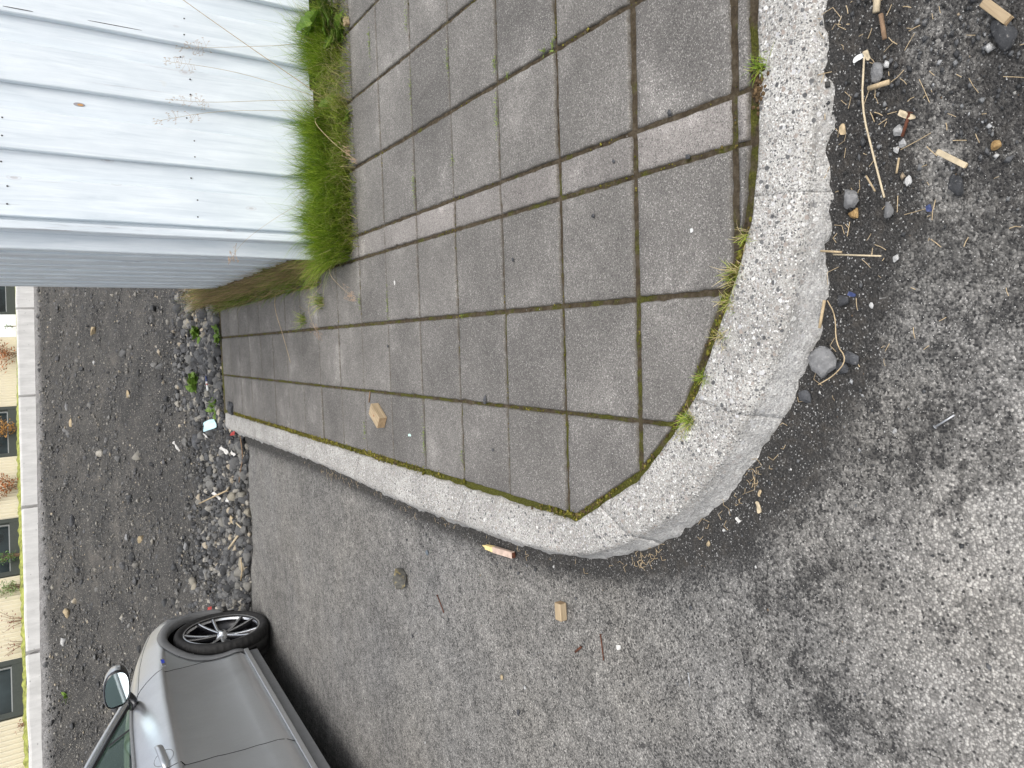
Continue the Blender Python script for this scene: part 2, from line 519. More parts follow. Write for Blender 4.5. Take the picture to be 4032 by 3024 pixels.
# ---- blades, leaves, straw: colour comes with each blade
t = NT('blade')
c = t.attr('col', 'Color')
c = t.mix(1.0, c, t.ramp(t.noise(30, 4, .6), [(.3, .75), (.7, 1.25)]), 'MULTIPLY')
tr = t.n.new('ShaderNodeBsdfTranslucent'); t.l.new(c, tr.inputs['Color'])
mx = t.n.new('ShaderNodeMixShader'); mx.inputs[0].default_value = .35
t.fin(c, .55, 0, .35)
t.l.new(t.b.outputs[0], mx.inputs[1]); t.l.new(tr.outputs[0], mx.inputs[2]); t.l.new(mx.outputs[0], t.out.inputs['Surface'])
M['blade'] = t.m
t = NT('weed_leaf')
lg = t.noise(24, 4, .6)
c = t.ramp(lg, [(.3, (.05, .105, .012)), (.55, (.11, .20, .025)), (.75, (.21, .29, .06))])
t.bump(t.noise(60, 3, .6), .4, .006)
tr = t.n.new('ShaderNodeBsdfTranslucent'); t.l.new(c, tr.inputs['Color'])
mx = t.n.new('ShaderNodeMixShader'); mx.inputs[0].default_value = .25
t.fin(c, .45, 0, .4)
t.l.new(t.b.outputs[0], mx.inputs[1]); t.l.new(tr.outputs[0], mx.inputs[2]); t.l.new(mx.outputs[0], t.out.inputs['Surface'])
M['weed_leaf'] = t.m
plain('straw', (.40, .31, .19), .7, var=.35, scale=60)
plain('straw_pale', (.46, .385, .265), .7, var=.25, scale=60)
plain('twig', (.20, .13, .08), .8, var=.4, scale=80)
plain('red_leaf', (.22, .045, .03), .6, var=.5, scale=20)
plain('rust_leaf', (.33, .12, .035), .6, var=.5, scale=20)
plain('orange_leaf', (.42, .22, .06), .6, var=.4, scale=20)
plain('shrub_green', (.10, .20, .05), .6, var=.5, scale=20)
plain('shrub_pale_green', (.24, .32, .14), .6, var=.4, scale=20)
plain('soil_dark', (.05, .042, .032), .95, var=.5, scale=60)
plain('moss_mat', (.25, .27, .07), .95, var=.55, scale=14, bump=.8)

# ---- timber offcuts
t = NT('timber')
g = t.noise(14, 6, .65, t.mapping((.6, 9, 9)), .7)
c = t.ramp(g, [(.3, (.22, .165, .10)), (.5, (.35, .27, .17)), (.7, (.45, .36, .24))])
M['timber'] = t.fin(t.mix(t.ramp(t.noise(20, 4, .6), [(.3, .35), (.6, 0.0)]), c, (.33, .26, .18)), .8, 0, .2)
plain('timber_end', (.30, .21, .12), .85, var=.3, scale=60)
plain('timber_pink', (.50, .38, .31), .8, var=.25, scale=50)
plain('yellow_wood', (.76, .60, .27), .7, var=.2, scale=80)
plain('knot', (.26, .10, .04), .8)
plain('rust', (.10, .035, .018), .8, .2, var=.5, scale=200)
plain('steel', (.46, .47, .49), .45, .7, var=.2, scale=200)
plain('white_plastic', (.60, .61, .60), .45)
plain('mint_plastic', (.52, .72, .66), .5)
plain('pale_blue_plastic', (.50, .74, .80), .4)
plain('blue_plastic', (.035, .05, .13), .4)
plain('red_plastic', (.32, .04, .035), .45)
plain('paper', (.55, .54, .515), .85, var=.08)

# ---- car
t = NT('car_paint')
fl = t.noise(900, 2, .6)
c = t.ramp(fl, [(.35, (.70, .715, .735)), (.65, (.83, .845, .865))])
dirt = t.ramp(t.noise(3.5, 6, .7, t.mapping((1, 1, .45))), [(.45, 0.0), (.75, .35)])
c = t.mix(dirt, c, (.50, .51, .52))
M['car_paint'] = t.fin(c, t.mix(t.noise(5, 5, .6), (.30, .30, .30), (.38, .38, .38)), .95, .5, .35)
t.b.inputs['Coat Roughness'].default_value = .30
plain('car_trim_grey', (.20, .203, .207), .45, .25, .5, var=.1, scale=30)
plain('car_black', (.012, .012, .013), .45, 0, .4)
plain('car_seam', (.01, .01, .011), .8)
plain('gloss_black', (.01, .01, .012), .12, 0, .5, .6)
plain('chrome', (.72, .73, .74), .22, 1.0)
plain('satin_silver', (.62, .63, .64), .35, .85)
plain('arch_liner', (.006, .006, .006), .9, 0, .1)
t = NT('tyre')
M['tyre'] = t.fin(t.ramp(t.noise(30, 4, .6), [(.3, (.013, .013, .014)), (.7, (.032, .031, .030))]), .75, 0, .3)
plain('rim_silver', (.66, .67, .69), .25, .95)
plain('rim_black', (.008, .008, .010), .25, .3, .5)
plain('seat_cloth', (.035, .045, .055), .8)
plain('seat_light', (.16, .22, .26), .7)
plain('badge_blue', (.03, .06, .45), .3)
plain('lamp_glass', (.55, .58, .60), .1, 0, .6, .5)
plain('tail_red', (.35, .01, .012), .15, 0, .6, .5)
def pane(name, tint, refl_rough=.02, ior=1.5, alpha_tint=(.55, .62, .58)):
    t = NT(name)
    lwt = t.n.new('ShaderNodeLayerWeight'); lwt.inputs['Blend'].default_value = .5
    fac = t.math('ADD', t.math('MULTIPLY', t.math('POWER', lwt.outputs['Facing'], 5.0), .9), .05, True)
    tr = t.n.new('ShaderNodeBsdfTransparent'); tr.inputs['Color'].default_value = (*alpha_tint, 1)
    gl = t.n.new('ShaderNodeBsdfGlossy'); gl.inputs['Color'].default_value = (*tint, 1); gl.inputs['Roughness'].default_value = refl_rough
    mx = t.n.new('ShaderNodeMixShader')
    t.l.new(fac, mx.inputs[0]); t.l.new(tr.outputs[0], mx.inputs[1]); t.l.new(gl.outputs[0], mx.inputs[2])
    t.l.new(mx.outputs[0], t.out.inputs['Surface'])
    M[name] = t.m
pane('car_glass', (.9, 1, .96), .01, 1.5, (.42, .52, .47))
plain('mirror_glass', (.80, .93, .95), .03, 1.0)

# ---- far building
t = NT('corrugated_cream')
M['corrugated_cream'] = t.fin(t.mix(t.noise(3, 5, .6), (.60, .545, .41), (.70, .645, .51)), .55, 0, .4)
plain('window_frame_dark', (.055, .062, .055), .5, var=.15)
plain('window_reveal', (.30, .31, .30), .6)
t = NT('window_glass')
M['window_glass'] = t.fin(t.ramp(t.noise(2.2, 3, .5), [(.35, (.008, .012, .012)), (.65, (.03, .045, .05))]), .06, 0, .6)
plain('white_render', (.86, .87, .88), .7)
t = NT('wall_concrete')
c = t.ramp(t.noise(7, 7, .7, t.mapping((1, 1, .3))), [(.3, (.46, .455, .44)), (.7, (.66, .65, .63))])
sp = t.voro(7, t.mapping((1, 1, 1.6)), out=None)
c = t.mix(t.ramp(sp.outputs['Distance'], [(.05, .6), (.10, 0.0)]), c, (.16, .16, .15))
t.bump(t.noise(60, 5, .7), .5, .004)
M['wall_concrete'] = t.fin(c, .9, 0, .25)
plain('roof_sheet', (.25, .26, .27), .5)

# ------------------------------------------------------------------ ground, asphalt
def axis(*parts):
    out = []
    for a, b, n in parts:
        out += list(np.linspace(a, b, n, endpoint=False))
    out.append(parts[-1][1])
    return np.array(out)

gx = axis((-200, -12, 14), (-12, -6.5, 40), (-6.5, 2.2, 190), (2.2, 12, 50), (12, 200, 14))
gy = axis((-200, -8, 12), (-8, 4.0, 40), (4.0, 16, 240), (16, 26, 40), (26, 300, 14))
GX, GY = np.meshgrid(gx, gy, indexing='ij')
GZ = zterr(GX, GY)
behind = GY > yband(GX) + .10
GZ = np.where(behind, 1.595 - 0.0131 * (np.clip(GX, -7, 8) + 4.89), GZ)
fine = np.array([mnoise.fractal(Vector((a * 3.1, b * 3.1, .3)), .8, 2.1, 4) for a, b in zip(GX.ravel(), GY.ravel())]).reshape(GX.shape)
tt = (GY - yedge(GX)) / np.maximum(yband(GX) - yedge(GX), 1)
GZ = GZ + fine * .035 * sstep(.03, .15, tt) * (1 - sstep(.93, 1, tt))
V = np.stack([GX, GY, GZ], -1).reshape(-1, 3)
me = fast_mesh('ground', V, grid_faces(len(gx), len(gy)), True)
add_float(me, 'grav', (sstep(.93, .985, tt)).ravel())
tag(link('ground', me, M['bank_dirt']), kind='structure')

# inner and outer lines of the kerb, measured on the ground
KIN = [(-0.603, 4.80), (-0.603, 0.262)] + [(-0.5452, 0.1692), (-0.4456, 0.0055), (-0.3292, -0.1076), (-0.2330, -0.1809), (-0.0588, -0.2624), (0.0268, -0.3007), (0.1333, -0.3419), (0.2520, -0.3588)] + [(0.42, -0.362), (2.60, -0.366)]
KOUT = [(-0.775, 4.84)] + [(-0.7589, 2.6142), (-0.8022, 1.6448), (-0.7967, 1.0534), (-0.7719, 0.4683), (-0.7180, 0.1875), (-0.5710, -0.1036), (-0.4459, -0.2428), (-0.2993, -0.3432), (-0.1885, -0.4114), (-0.0589, -0.4648), (0.1003, -0.4860), (0.1849, -0.4952), (0.3069, -0.5118), (0.5074, -0.5219)] + [(2.60, -0.49)]

def resample(pts, step):
    P = np.array(pts, float)
    d = np.r_[0, np.cumsum(np.linalg.norm(np.diff(P, axis=0), axis=1))]
    n = int(d[-1] / step)
    q = np.linspace(0, d[-1], n + 1)
    return np.stack([np.interp(q, d, P[:, i]) for i in range(2)], 1)
def chaikin(pts, n=2):
    P = np.array(pts, float)
    for _ in range(n):
        Q = [P[0]]
        for a, b in zip(P[:-1], P[1:]):
            Q += [a * .75 + b * .25, a * .25 + b * .75]
        P = np.array(Q + [P[-1]])
    return P
kin = resample(KIN, 0.012)
kout_dense = resample(chaikin(KOUT, 2), 0.004)
# pair every inner point with a point on the outer line by normalised arc, anchored at the corner
def pair(kin, kout):
    """match by marching so that the spokes fan round the corner"""
    ci = int(np.argmin(np.linalg.norm(kin - np.array([-.603, .262]), axis=1)))
    a0 = np.array([-.79, .62]); a1 = (-0.5953, -0.0755)
    i0 = int(np.argmin(np.linalg.norm(kout - a0, axis=1))); i1 = int(np.argmin(np.linalg.norm(kout - np.array(a1), axis=1)))
    out = []
    n = len(kin)
    c0 = ci - int(.20 / .012); c1 = ci + int(.16 / .012)
    e = int(np.argmin(np.linalg.norm(kin - np.array([.42, -.362]), axis=1)))
    ie = int(np.argmin(np.abs(kout[:, 0] - .42) + 10 * (kout[:, 1] > 0)))
    for i in range(n):
        if i <= c0: f = i / c0 * i0
        elif i <= c1: f = i0 + (i - c0) / (c1 - c0) * (i1 - i0)
        elif i <= e: f = i1 + (i - c1) / (e - c1) * (ie - i1)
        else: f = ie + (i - e) / (n - 1 - e) * (len(kout) - 1 - ie)
        out.append(kout[int(round(f))])
    return np.array(out)
kout = pair(kin, kout_dense)
for _ in range(3):
    kout[1:-1] = (kout[:-2] + kout[1:-1] * 2 + kout[2:]) / 4

def seg_dist(px, py, poly):
    P = np.stack([np.ravel(px), np.ravel(py)], 1)
    best = np.full(len(P), 1e9)
    for a, b in zip(poly[:-1], poly[1:]):
        ab = b - a
        t = np.clip(((P - a) @ ab) / max(ab @ ab, 1e-12), 0, 1)
        d = np.linalg.norm(P - (a + t[:, None] * ab), axis=1)
        best = np.minimum(best, d)
    return best.reshape(np.shape(px))

ax_ = axis((-60, -5.5, 20), (-5.5, 2.6, 190), (2.6, 60, 20))
ay_ = axis((-60, -2.2, 20), (-2.2, 1.4, 100), (1.4, 5.6, 70))
AX, AY = np.meshgrid(ax_, ay_, indexing='ij')
ymax = np.where(AX < -0.62, yedge(AX) + .02 * np.sin(AX * 9) + .012 * np.sin(AX * 23), 4.45)
AYc = np.minimum(AY, ymax)
AZ = zas(AX, AYc) + .004 * np.sin(AX * 2.1 + 1) * np.sin(AYc * 1.7) - .02 * sstep(ymax - .06, ymax, AYc)
dk = seg_dist(AX, AYc, kout[::6])
right = sstep(-.1, .5, AX)
front = sstep(.3, -.3, AYc)
n3 = np.array([mnoise.fractal(Vector((a * 1.3, b * 1.3, 7.7)), .9, 2.0, 4) for a, b in zip(AX.ravel(), AYc.ravel())]).reshape(AX.shape)
# grit swept against the kerb; wider on the right where it has not been cleared
width = .058 + .055 * sstep(-.9, -.4, AX) + .16 * right * front + .06 * front
grit = 1.15 * np.exp(-(dk / width) ** 2)
grit = np.maximum(grit, .86 * sstep(-.3, .15, AX) * front * np.exp(-(dk / .85) ** 2))
# dark streaks running out from the corner into the road
def streak(p, q, w, s):
    return s * np.exp(-(seg_dist(AX, AYc, np.array([p, q])) / w) ** 2)
grit = np.maximum(grit, streak((-0.8095, -0.2629), (-0.2684, -0.7140), .07, .36))
grit = np.maximum(grit, streak((-0.8457, -0.4505), (-0.8576, -0.6527), .06, .36))
grit = np.maximum(grit, streak((-0.3547, -0.5597), (-0.0384, -0.8005), .11, .55))
grit = np.maximum(grit, streak((-0.6562, -0.2640), (-0.7966, -0.5060), .07, .30))
grit = np.maximum(grit, streak((0.4707, -0.6145), (0.2104, -0.8093), .12, .55))
grit = np.clip(grit + .10 * n3, 0, 1.1)
nearcam = sstep(.75, .0, np.hypot(AX + .55, AYc + 1.05))
dust = np.clip(.22 + 1.0 * sstep(-.45, -.90, AYc) * sstep(.25, -.30, AX) + .35 * n3, 0, 1.1)
dust = np.maximum(dust, streak((0.3879, -0.6713), (0.0545, -0.6935), .05, .8))
grit = grit * (1 - .6 * streak((0.3879, -0.6713), (0.0545, -0.6935), .045, 1) * (.5 + .5 * np.sin(AX * 23) * np.sin(AYc * 31 + 1)))
me = fast_mesh('road', np.stack([AX, AYc, AZ], -1).reshape(-1, 3), grid_faces(len(ax_), len(ay_)), True)
add_float(me, 'grit', grit); add_float(me, 'dust', dust)
add_float(me, 'near', .15 + .85 * sstep(.1, -.5, AYc) * sstep(-1.6, -.6, AX))
tag(link('road', me, M['asphalt']), kind='structure')

# ------------------------------------------------------------------ pavement: bedding and single pavers
bx_ = axis((-.62, 2.7, 240)); by_ = axis((-.40, 4.90, 240))
BX, BY = np.meshgrid(bx_, by_, indexing='ij')
BZ = -.008 + .0022 * np.sin(BX * 61) * np.sin(BY * 53) + .0015 * np.sin(BX * 140 + BY * 90)
inner_poly = np.array(KIN)
# keep the bedding inside the kerb line (convex region)
def clip_inside(x, y):
    inside = np.ones(np.shape(x), bool)
    for a, b in zip(inner_poly[:-1], inner_poly[1:]):
        inside &= ((b[0] - a[0]) * (y - a[1]) - (b[1] - a[1]) * (x - a[0])) > -0.075 * np.linalg.norm(b - a)
    return inside
ins = clip_inside(BX, BY).ravel()
F = grid_faces(len(bx_), len(by_))
F = F[ins[F].all(1)]
dki = seg_dist(BX, BY, inner_poly)
moss = 1.0 * np.exp(-(dki / .03) ** 2) * (BX < -.4) + .15 * np.exp(-(dki / .035) ** 2) * (BX >= -.4) + .35 * sstep(.6, -.4, BX)
me = fast_mesh('pavement', np.stack([BX, BY, BZ], -1).reshape(-1, 3), F, True)
add_float(me, 'moss', moss)
pavement = tag(link('pavement', me, M['joint_soil']), kind='structure')

def clip_half(poly, a, b, off):
    """keep the part of poly left of a->b, moved inward by off"""
    a, b = np.array(a), np.array(b)
    d = (b - a) / np.linalg.norm(b - a)
    n = np.array([-d[1], d[0]])
    out = []
    for i in range(len(poly)):
        p, q = np.array(poly[i]), np.array(poly[(i + 1) % len(poly)])
        sp, sq = (p - a) @ n - off, (q - a) @ n - off
        if sp >= 0: out.append(p)
        if (sp >= 0) != (sq >= 0): out.append(p + (q - p) * sp / (sp - sq))
    return out

qx = [-.603, -.3, 0, .3, .403, .703, 1.003, 1.303, 1.603, 1.903, 2.203, 2.503]
py_ = [-.60, -.3] + [i * .3 for i in range(0, 17)]
def pj(i):      # joint half width across rows
    y = py_[i]
    return {0: .004, 1: .0095}.get(i, .0095 if abs(y) < .01 else .0062 if y < .35 else .0045 if y < .7 else .0034)
pav_n = 0
def make_paver(poly, idx):
    P = []
    m = len(poly)
    for i in range(m):
        a, b = np.array(poly[i]), np.array(poly[(i + 1) % m])
        L = np.linalg.norm(b - a)
        if L < 1e-4: continue
        n = max(1, int(L / .018))
        for k in range(n):
            P.append(a + (b - a) * k / n)
    P = np.array(P)
    c = P.mean(0)
    if len(P) < 3: return None
    area = 0.5 * abs(np.dot(P[:, 0], np.roll(P[:, 1], -1)) - np.dot(P[:, 1], np.roll(P[:, 0], -1)))
    if area < 8e-4: return None
    P += rng.normal(0, .0008, P.shape)
    chips = rng.random(len(P)) < .05
    P[chips] += (c - P[chips]) / np.maximum(np.linalg.norm(c - P[chips], axis=1, keepdims=True), 1e-6) * rng.uniform(.001, .005, (chips.sum(), 1))
    tilt = rng.normal(0, .0035, 2)
    dz = rng.normal(0, .0012)
    def ring(inset, z):
        hw = np.maximum(np.ptp(P, axis=0) / 2, 1e-4)
        Q = c + (P - c) * (1 - np.clip(inset / hw, -.2, .35))
        zz = z + dz + (Q - c) @ tilt
        return np.c_[Q - c, zz]
    rings = [ring(-.0005, -.05), ring(0, -.006 + 0), ring(.0018, -.0022), ring(.005, 0.0), ring(.016, .0002)]
    n = len(P)
    V = np.vstack(rings + [np.array([[0, 0, dz + .0003]])])
    F = []
    for r in range(len(rings) - 1):
        for k in range(n):
            k2 = (k + 1) % n
            F.append((r*n+k, r*n+k2, (r+1)*n+k2, (r+1)*n+k))
    for k in range(n):
        F.append(((len(rings)-1)*n+k, (len(rings)-1)*n+(k+1) % n, len(rings)*n))
    me = new_mesh('paver', V, F, True)
    add_float(me, 'rim', np.r_[np.ones(2 * n), np.full(n, .8), np.full(n, .12), np.zeros(n + 1)])
    add_float(me, 'tint', np.full(len(V), 1.0 if idx else 0.0))
    o = link('paver', me, M['paver_concrete'], pavement, loc=(c[0], c[1], 0))
    return o
for ix in range(len(qx) - 1):
    for iy in range(len(py_) - 1):
        x0, x1, y0, y1 = qx[ix], qx[ix+1], py_[iy], py_[iy+1]
        if x0 > .39 and y0 > 2.05: continue                      # under the timber wall
        gx0 = .0060 + .001 * ((ix * 7) % 3 - 1)
        poly = [(x0 + gx0, y0 + pj(iy)), (x1 - gx0, y0 + pj(iy)), (x1 - gx0, y1 - pj(iy + 1)), (x0 + gx0, y1 - pj(iy + 1))]
        if y1 > 4.8: poly = [(a, min(b, 4.83)) for a, b in poly]
        for a, b in zip(KIN[:-1], KIN[1:]):
            off = .020 if a[0] < -.55 and b[0] < -.55 else .018 if b[0] < -.1 else .024
            poly = clip_half(poly, a, b, off)
            if len(poly) < 3: break
        if len(poly) >= 3: make_paver(poly, ix == 3); pav_n += 1

# ------------------------------------------------------------------ kerb stones
kerb = tag(empty('kerb'), kind='structure')
NP = 26
u = np.linspace(0, 1, NP)
K = len(kin)
dist_k = np.r_[0, np.cumsum(np.linalg.norm(np.diff(kin, axis=0), axis=1))]
KV = np.zeros((K, NP, 3))
for i in range(K):
    a, b = kin[i], kout[i]
    zb = float(zas(b[0], b[1])) - .012
    zt = .004
    w = np.linalg.norm(b - a)
    h = zt - zb
    for j, uu in enumerate(u):
        # a flat top, a rounded arris and a battered face
        if uu < .06:
            s, z = 0.0, zt - .045 * (1 - uu / .06)
        elif uu < .50:
            s = .0 + (uu - .06) / .44 * .60; z = zt
        elif uu < .72:
            k = (uu - .50) / .22 * math.pi / 2
            rr = min(.030, h * .6)
            s = .60 + math.sin(k) * .20; z = zt - rr * (1 - math.cos(k))
        else:
            k = (uu - .72) / .28
            rr = min(.030, h * .6)
            s = .80 + .20 * k; z = (zt - rr) * (1 - k) + (zb) * k
        p = a + (b - a) * s
        KV[i, j] = (p[0], p[1], z)
nz_ = np.array([[mnoise.fractal(Vector((p[0] * 22, p[1] * 22, p[2] * 22)), .9, 2.0, 4) for p in row] for row in KV])
nl_ = np.array([[mnoise.noise(Vector((p[0] * 5, p[1] * 5, 3))) for p in row] for row in KV])
tang = np.gradient(kin, axis=0); tang /= np.linalg.norm(tang, axis=1, keepdims=True)
nrm = np.stack([tang[:, 1], -tang[:, 0]], 1)                      # points towards the road
if ((kout - kin) * nrm).sum() < 0: nrm = -nrm
edge_in = np.exp(-(u / .10) ** 2); edge_out = sstep(.55, 1, u)
rough_right = sstep(-.1, .4, kin[:, 0])[:, None]
amp = .0018 + .005 * edge_in[None] + (.0075 + .008 * rough_right) * edge_out[None]
KV[:, :, :2] += nrm[:, None, :] * (nz_ * amp)[:, :, None]
KV[:, :, 2] += nz_ * (.0013 + .0030 * edge_out[None]) + nl_ * .003
arclen_at = lambda p: dist_k[int(np.argmin(np.linalg.norm((kin + kout) / 2 - np.array(p), axis=1)))]
cuts = [0.0] + sorted([arclen_at((-.70, 3.95)), arclen_at((-.70, 2.95)), arclen_at((-.70, 1.93)), arclen_at((-.70, .92)), arclen_at((-0.5906, 0.0422)), arclen_at((-0.2250, -0.2506)), arclen_at((0.1910, -0.4143)), arclen_at((1.25, -.42)), arclen_at((2.2, -.42))]) + [dist_k[-1] + 1]
agg = np.clip(1.15 - edge_out * .9 - .35 * sstep(1.0, 4.0, KV[:, :, 1].mean(1))[:, None] + 0 * nz_, 0, 1)
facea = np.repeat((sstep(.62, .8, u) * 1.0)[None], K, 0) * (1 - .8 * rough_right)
dirta = np.repeat((.75 * np.exp(-(u / .07) ** 2))[None], K, 0) + .55 * sstep(.93, 1.0, u)[None]
for c0, c1 in zip(cuts[:-1], cuts[1:]):
    idx = np.where((dist_k >= c0 - .0125) & (dist_k < c1))[0]
    if len(idx) < 4: continue
    Vs = KV[idx].copy()
    # end faces: a slightly open joint
    for e, s in ((0, 1), (-1, -1)):
        Vs[e, :, :2] += tang[idx[e]] * s * .0002
        Vs[e, :, 2] -= .0003
    n0 = len(idx)
    capA, capB = Vs[:1].copy(), Vs[-1:].copy()
    capA[..., 2] -= .06; capB[..., 2] -= .06
    Vs = np.concatenate([capA, Vs, capB], 0)
    n = n0 + 2
    F = grid_faces(n, NP, flip=True)
    me = fast_mesh('kerb_stone', Vs.reshape(-1, 3), F, True)
    ii = np.r_[idx[0], idx, idx[-1]]
    add_float(me, 'agg', agg[ii]); add_float(me, 'face', facea[ii]); add_float(me, 'dirt', dirta[ii])
    link('kerb_stone', me, M['kerb_concrete'], kerb)

# ------------------------------------------------------------------ timber wall beside the pavement
wall = tag(empty('board_wall', (.403, 2.165, 0)), 'white painted wall of vertical timber boards rising from the grass', 'wall')
WH = 1.95
def board_mesh(w, th, h, seed):
    """a sawn board standing up, front towards -Y, with eased and slightly wavy edges"""
    r = np.random.default_rng(seed)
    nz = 34
    zs = np.linspace(0, h, nz)
    prof = [(-w/2, th), (-w/2, .004), (-w/2 + .004, 0), (w/2 - .004, 0), (w/2, .004), (w/2, th)]
    V = []
    ph = r.uniform(0, 6, 3)
    for z in zs:
        wob = .0009 * math.sin(z * 3.1 + ph[0]) + .0006 * math.sin(z * 9 + ph[1])
        bow = .0015 * math.sin(z * 1.7 + ph[2])
        for x, y in prof:
            V.append((x + wob, y + bow, z))
    n = len(prof)
    F = []
    for i in range(nz - 1):
        for k in range(n - 1):
            F.append((i*n+k, i*n+k+1, (i+1)*n+k+1, (i+1)*n+k))
        F.append((i*n+n-1, i*n, (i+1)*n, (i+1)*n+n-1))
    F.append(tuple(range(n-1, -1, -1))); F.append(tuple((nz-1)*n+k for k in range(n)))
    return new_mesh('board', V, F)
nail_me = MB().tube([(0, 0, 0), (0, -.0022, 0)], [.0034, .0030], 8)
nail_me = new_mesh('nail', [(x, y, z * 1.15) for x, y, z in nail_me.v], nail_me.f)
nail_me.materials.append(plain('nail_dark', (.03, .028, .03), .7))
def put_board(x, y, w, rotz, z0, seed, mat, nails, th=.032):
    o = link('board', board_mesh(w, th, WH - z0, seed), M[mat], wall, loc=(x, y, z0), rot=(0, 0, rotz))
    for nx, nzv in nails:
        link('nail', nail_me, None, o, loc=(nx, .0002, nzv - z0))
    return o
k = 0
for i in range(10):                                               # front face, looking down -Y
    x0 = .463 + .2635 * i - .403
    w = .159 + random.uniform(-.003, .003)
    zn = .607 + random.uniform(-.008, .010)
    put_board(x0 + w/2, 0, w, 0, .045 + random.uniform(-.008, .01), 10 + i, 'board_paint',
              [(-.034 + random.uniform(-.005, .005), zn), (.036 + random.uniform(-.005, .005), zn + random.uniform(-.01, .01)),
               (-.034, 1.30), (.036, 1.295)])
    put_board(x0 - .052, .0335, .145, 0, .045 + random.uniform(-.01, .012), 40 + i, 'board_paint', [(.006, zn + .015), (.004, 1.31)])
for i in range(10):                                               # side face, looking down -X
    y0 = .052 + .2545 * i
    w = .157 + random.uniform(-.003, .003)
    put_board(-.022, y0 + w/2, w, -math.pi/2, .05 + random.uniform(-.01, .01), 70 + i, 'board_paint_worn', [])
    put_board(.0015, y0 - .052, .142, -math.pi/2, .05 + random.uniform(-.01, .01), 90 + i, 'board_paint_worn', [])
mb = MB()
mb.box((.046, .070, -.03), (2.72, .13, WH - .02)); mb.box((.04, .13, -.03), (.09, 2.60, WH - .02))
mb.build('framework', plain('shed_core', (.05, .05, .05), .9), wall)
mb = MB(); mb.box((-.05, -.03, WH + .002), (2.75, .14, WH + .03), .004); mb.box((-.05, .143, WH + .002), (.14, 2.63, WH + .03), .004)
mb.build('capping', M['board_paint'], wall)

# knots and splits in the front boards
def blemish(name, c, rx, rz, mat, tilt=0.0):
    V = [(rx * math.cos(a) * math.cos(tilt) - rz * math.sin(a) * math.sin(tilt), 0, rx * math.cos(a) * math.sin(tilt) + rz * math.sin(a) * math.cos(tilt)) for a in np.linspace(0, 6.2832, 17)[:-1]]
    V += [(x * 1.02, .006, z * 1.02) for x, y, z in V]
    F = [tuple(range(16))] + [(i, i + 16, (i + 1) % 16 + 16, (i + 1) % 16) for i in range(16)]
    link(name, new_mesh(name, V, F), mat, wall, loc=(c[0] - .403, c[1] - 2.165, c[2]))
kp = (0.9406, 2.1985, 1.0295)
blemish('knot', (kp[0], 2.1970, kp[2]), .0075, .021, plain('knot_grey', (.30, .29, .31), .7))
blemish('knot', (kp[0] - .001, 2.1962, kp[2] - .004), .0045, .011, plain('knot_orange', (.48, .26, .10), .7))
for a, b, dx in (((1.2728, 2.1650, 1.2674), (1.2704, 2.1650, 1.1687), 0), ((1.2799, 2.1650, 0.9812), (1.2762, 2.1650, 0.7804), 0)):
    mid = ((a[0] + b[0]) / 2, 2.1638, (a[2] + b[2]) / 2)
    blemish('split', mid, .0012, abs(a[2] - b[2]) / 2, M['nail_dark'])

# ------------------------------------------------------------------ low concrete wall and the building far behind
FAx, FAy = FA; FBx, FBy = FB
fL = math.hypot(FBx - FAx, FBy - FAy)
fe = Vector(((FBx - FAx) / fL, (FBy - FAy) / fL, 0)); fn = Vector((fe.y, -fe.x, 0))
def fpt(s, off, z):
    """a point s along the far wall, off metres behind its face"""
    p = Vector((FAx, FAy, 0)) + fe * s - fn * off
    return (p.x, p.y, z)
def ztop(s): return 1.629 - .0088 * s
lw = tag(empty('low_wall', fpt(4, 0, 1.3)), 'pale weathered low concrete wall along the top of the dirt bank', 'wall')
def lw_part(s0, s1, seed):
    r = np.random.default_rng(seed)
    ss = np.arange(s0 + .006, s1 - .004, .06)
    prof = [(0, -.75), (0, -.03), (.006, -.008), (.02, 0.0), (.13, .004), (.15, -.02), (.15, -.75)]
    V = []
    for s in ss:
        for o, dz in prof:
            j = .008 * mnoise.noise(Vector((s * 4, o * 9, seed)))
            V.append(fpt(s, o + j, ztop(s) + dz + .010 * mnoise.noise(Vector((s * 2.2, 4, seed)))))
    V = np.array(V) - np.array(fpt(4, 0, 1.3))
    n = len(prof)
    F = [tuple(f) for f in grid_faces(len(ss), n)] + [tuple(range(n-1, -1, -1)), tuple((len(ss)-1)*n+k for k in range(n))]
    link('wall_section', new_mesh('wall_section', V, F), M['wall_concrete'], lw)
for i, (a, b) in enumerate([(-3, -.9), (-.9, 1.5), (1.5, 3.9), (3.9, 6.3), (6.3, 8.7), (8.7, 11.1), (11.1, 14)]):
    lw_part(a, b, i)

bl = tag(empty('building', fpt(4, .35, 1.6)), 'cream corrugated metal building with dark framed windows behind the bank', 'building')
B0 = np.array(fpt(4, .35, 1.6))
def bpart(name, V, F, mat, parent=bl, smooth=False):
    return link(name, new_mesh(name, np.array(V) - B0, F, smooth), mat, parent)
def bbox(name, s0, s1, o0, o1, z0, z1, mat, parent=bl):
    V = [fpt(s, o, z) for z in (z0, z1) for s, o in ((s0, o0), (s1, o0), (s1, o1), (s0, o1))]
    return bpart(name, V, [(0,3,2,1),(4,5,6,7),(0,1,5,4),(1,2,6,5),(2,3,7,6),(3,0,4,7)], mat, parent)
def corr(s0, s1, z0=1.35, z1=4.6):
    per = .064
    n = int((s1 - s0) / per * 8)
    V = []
    for i in range(n + 1):
        s = s0 + (s1 - s0) * i / n
        o = .35 + .019 * math.cos(2 * math.pi * s / per)
        V += [fpt(s, o, z0), fpt(s, o, z1)]
    bpart('wall_sheet', V, [(2*i, 2*i+2, 2*i+3, 2*i+1) for i in range(n)], M['corrugated_cream'], smooth=True)
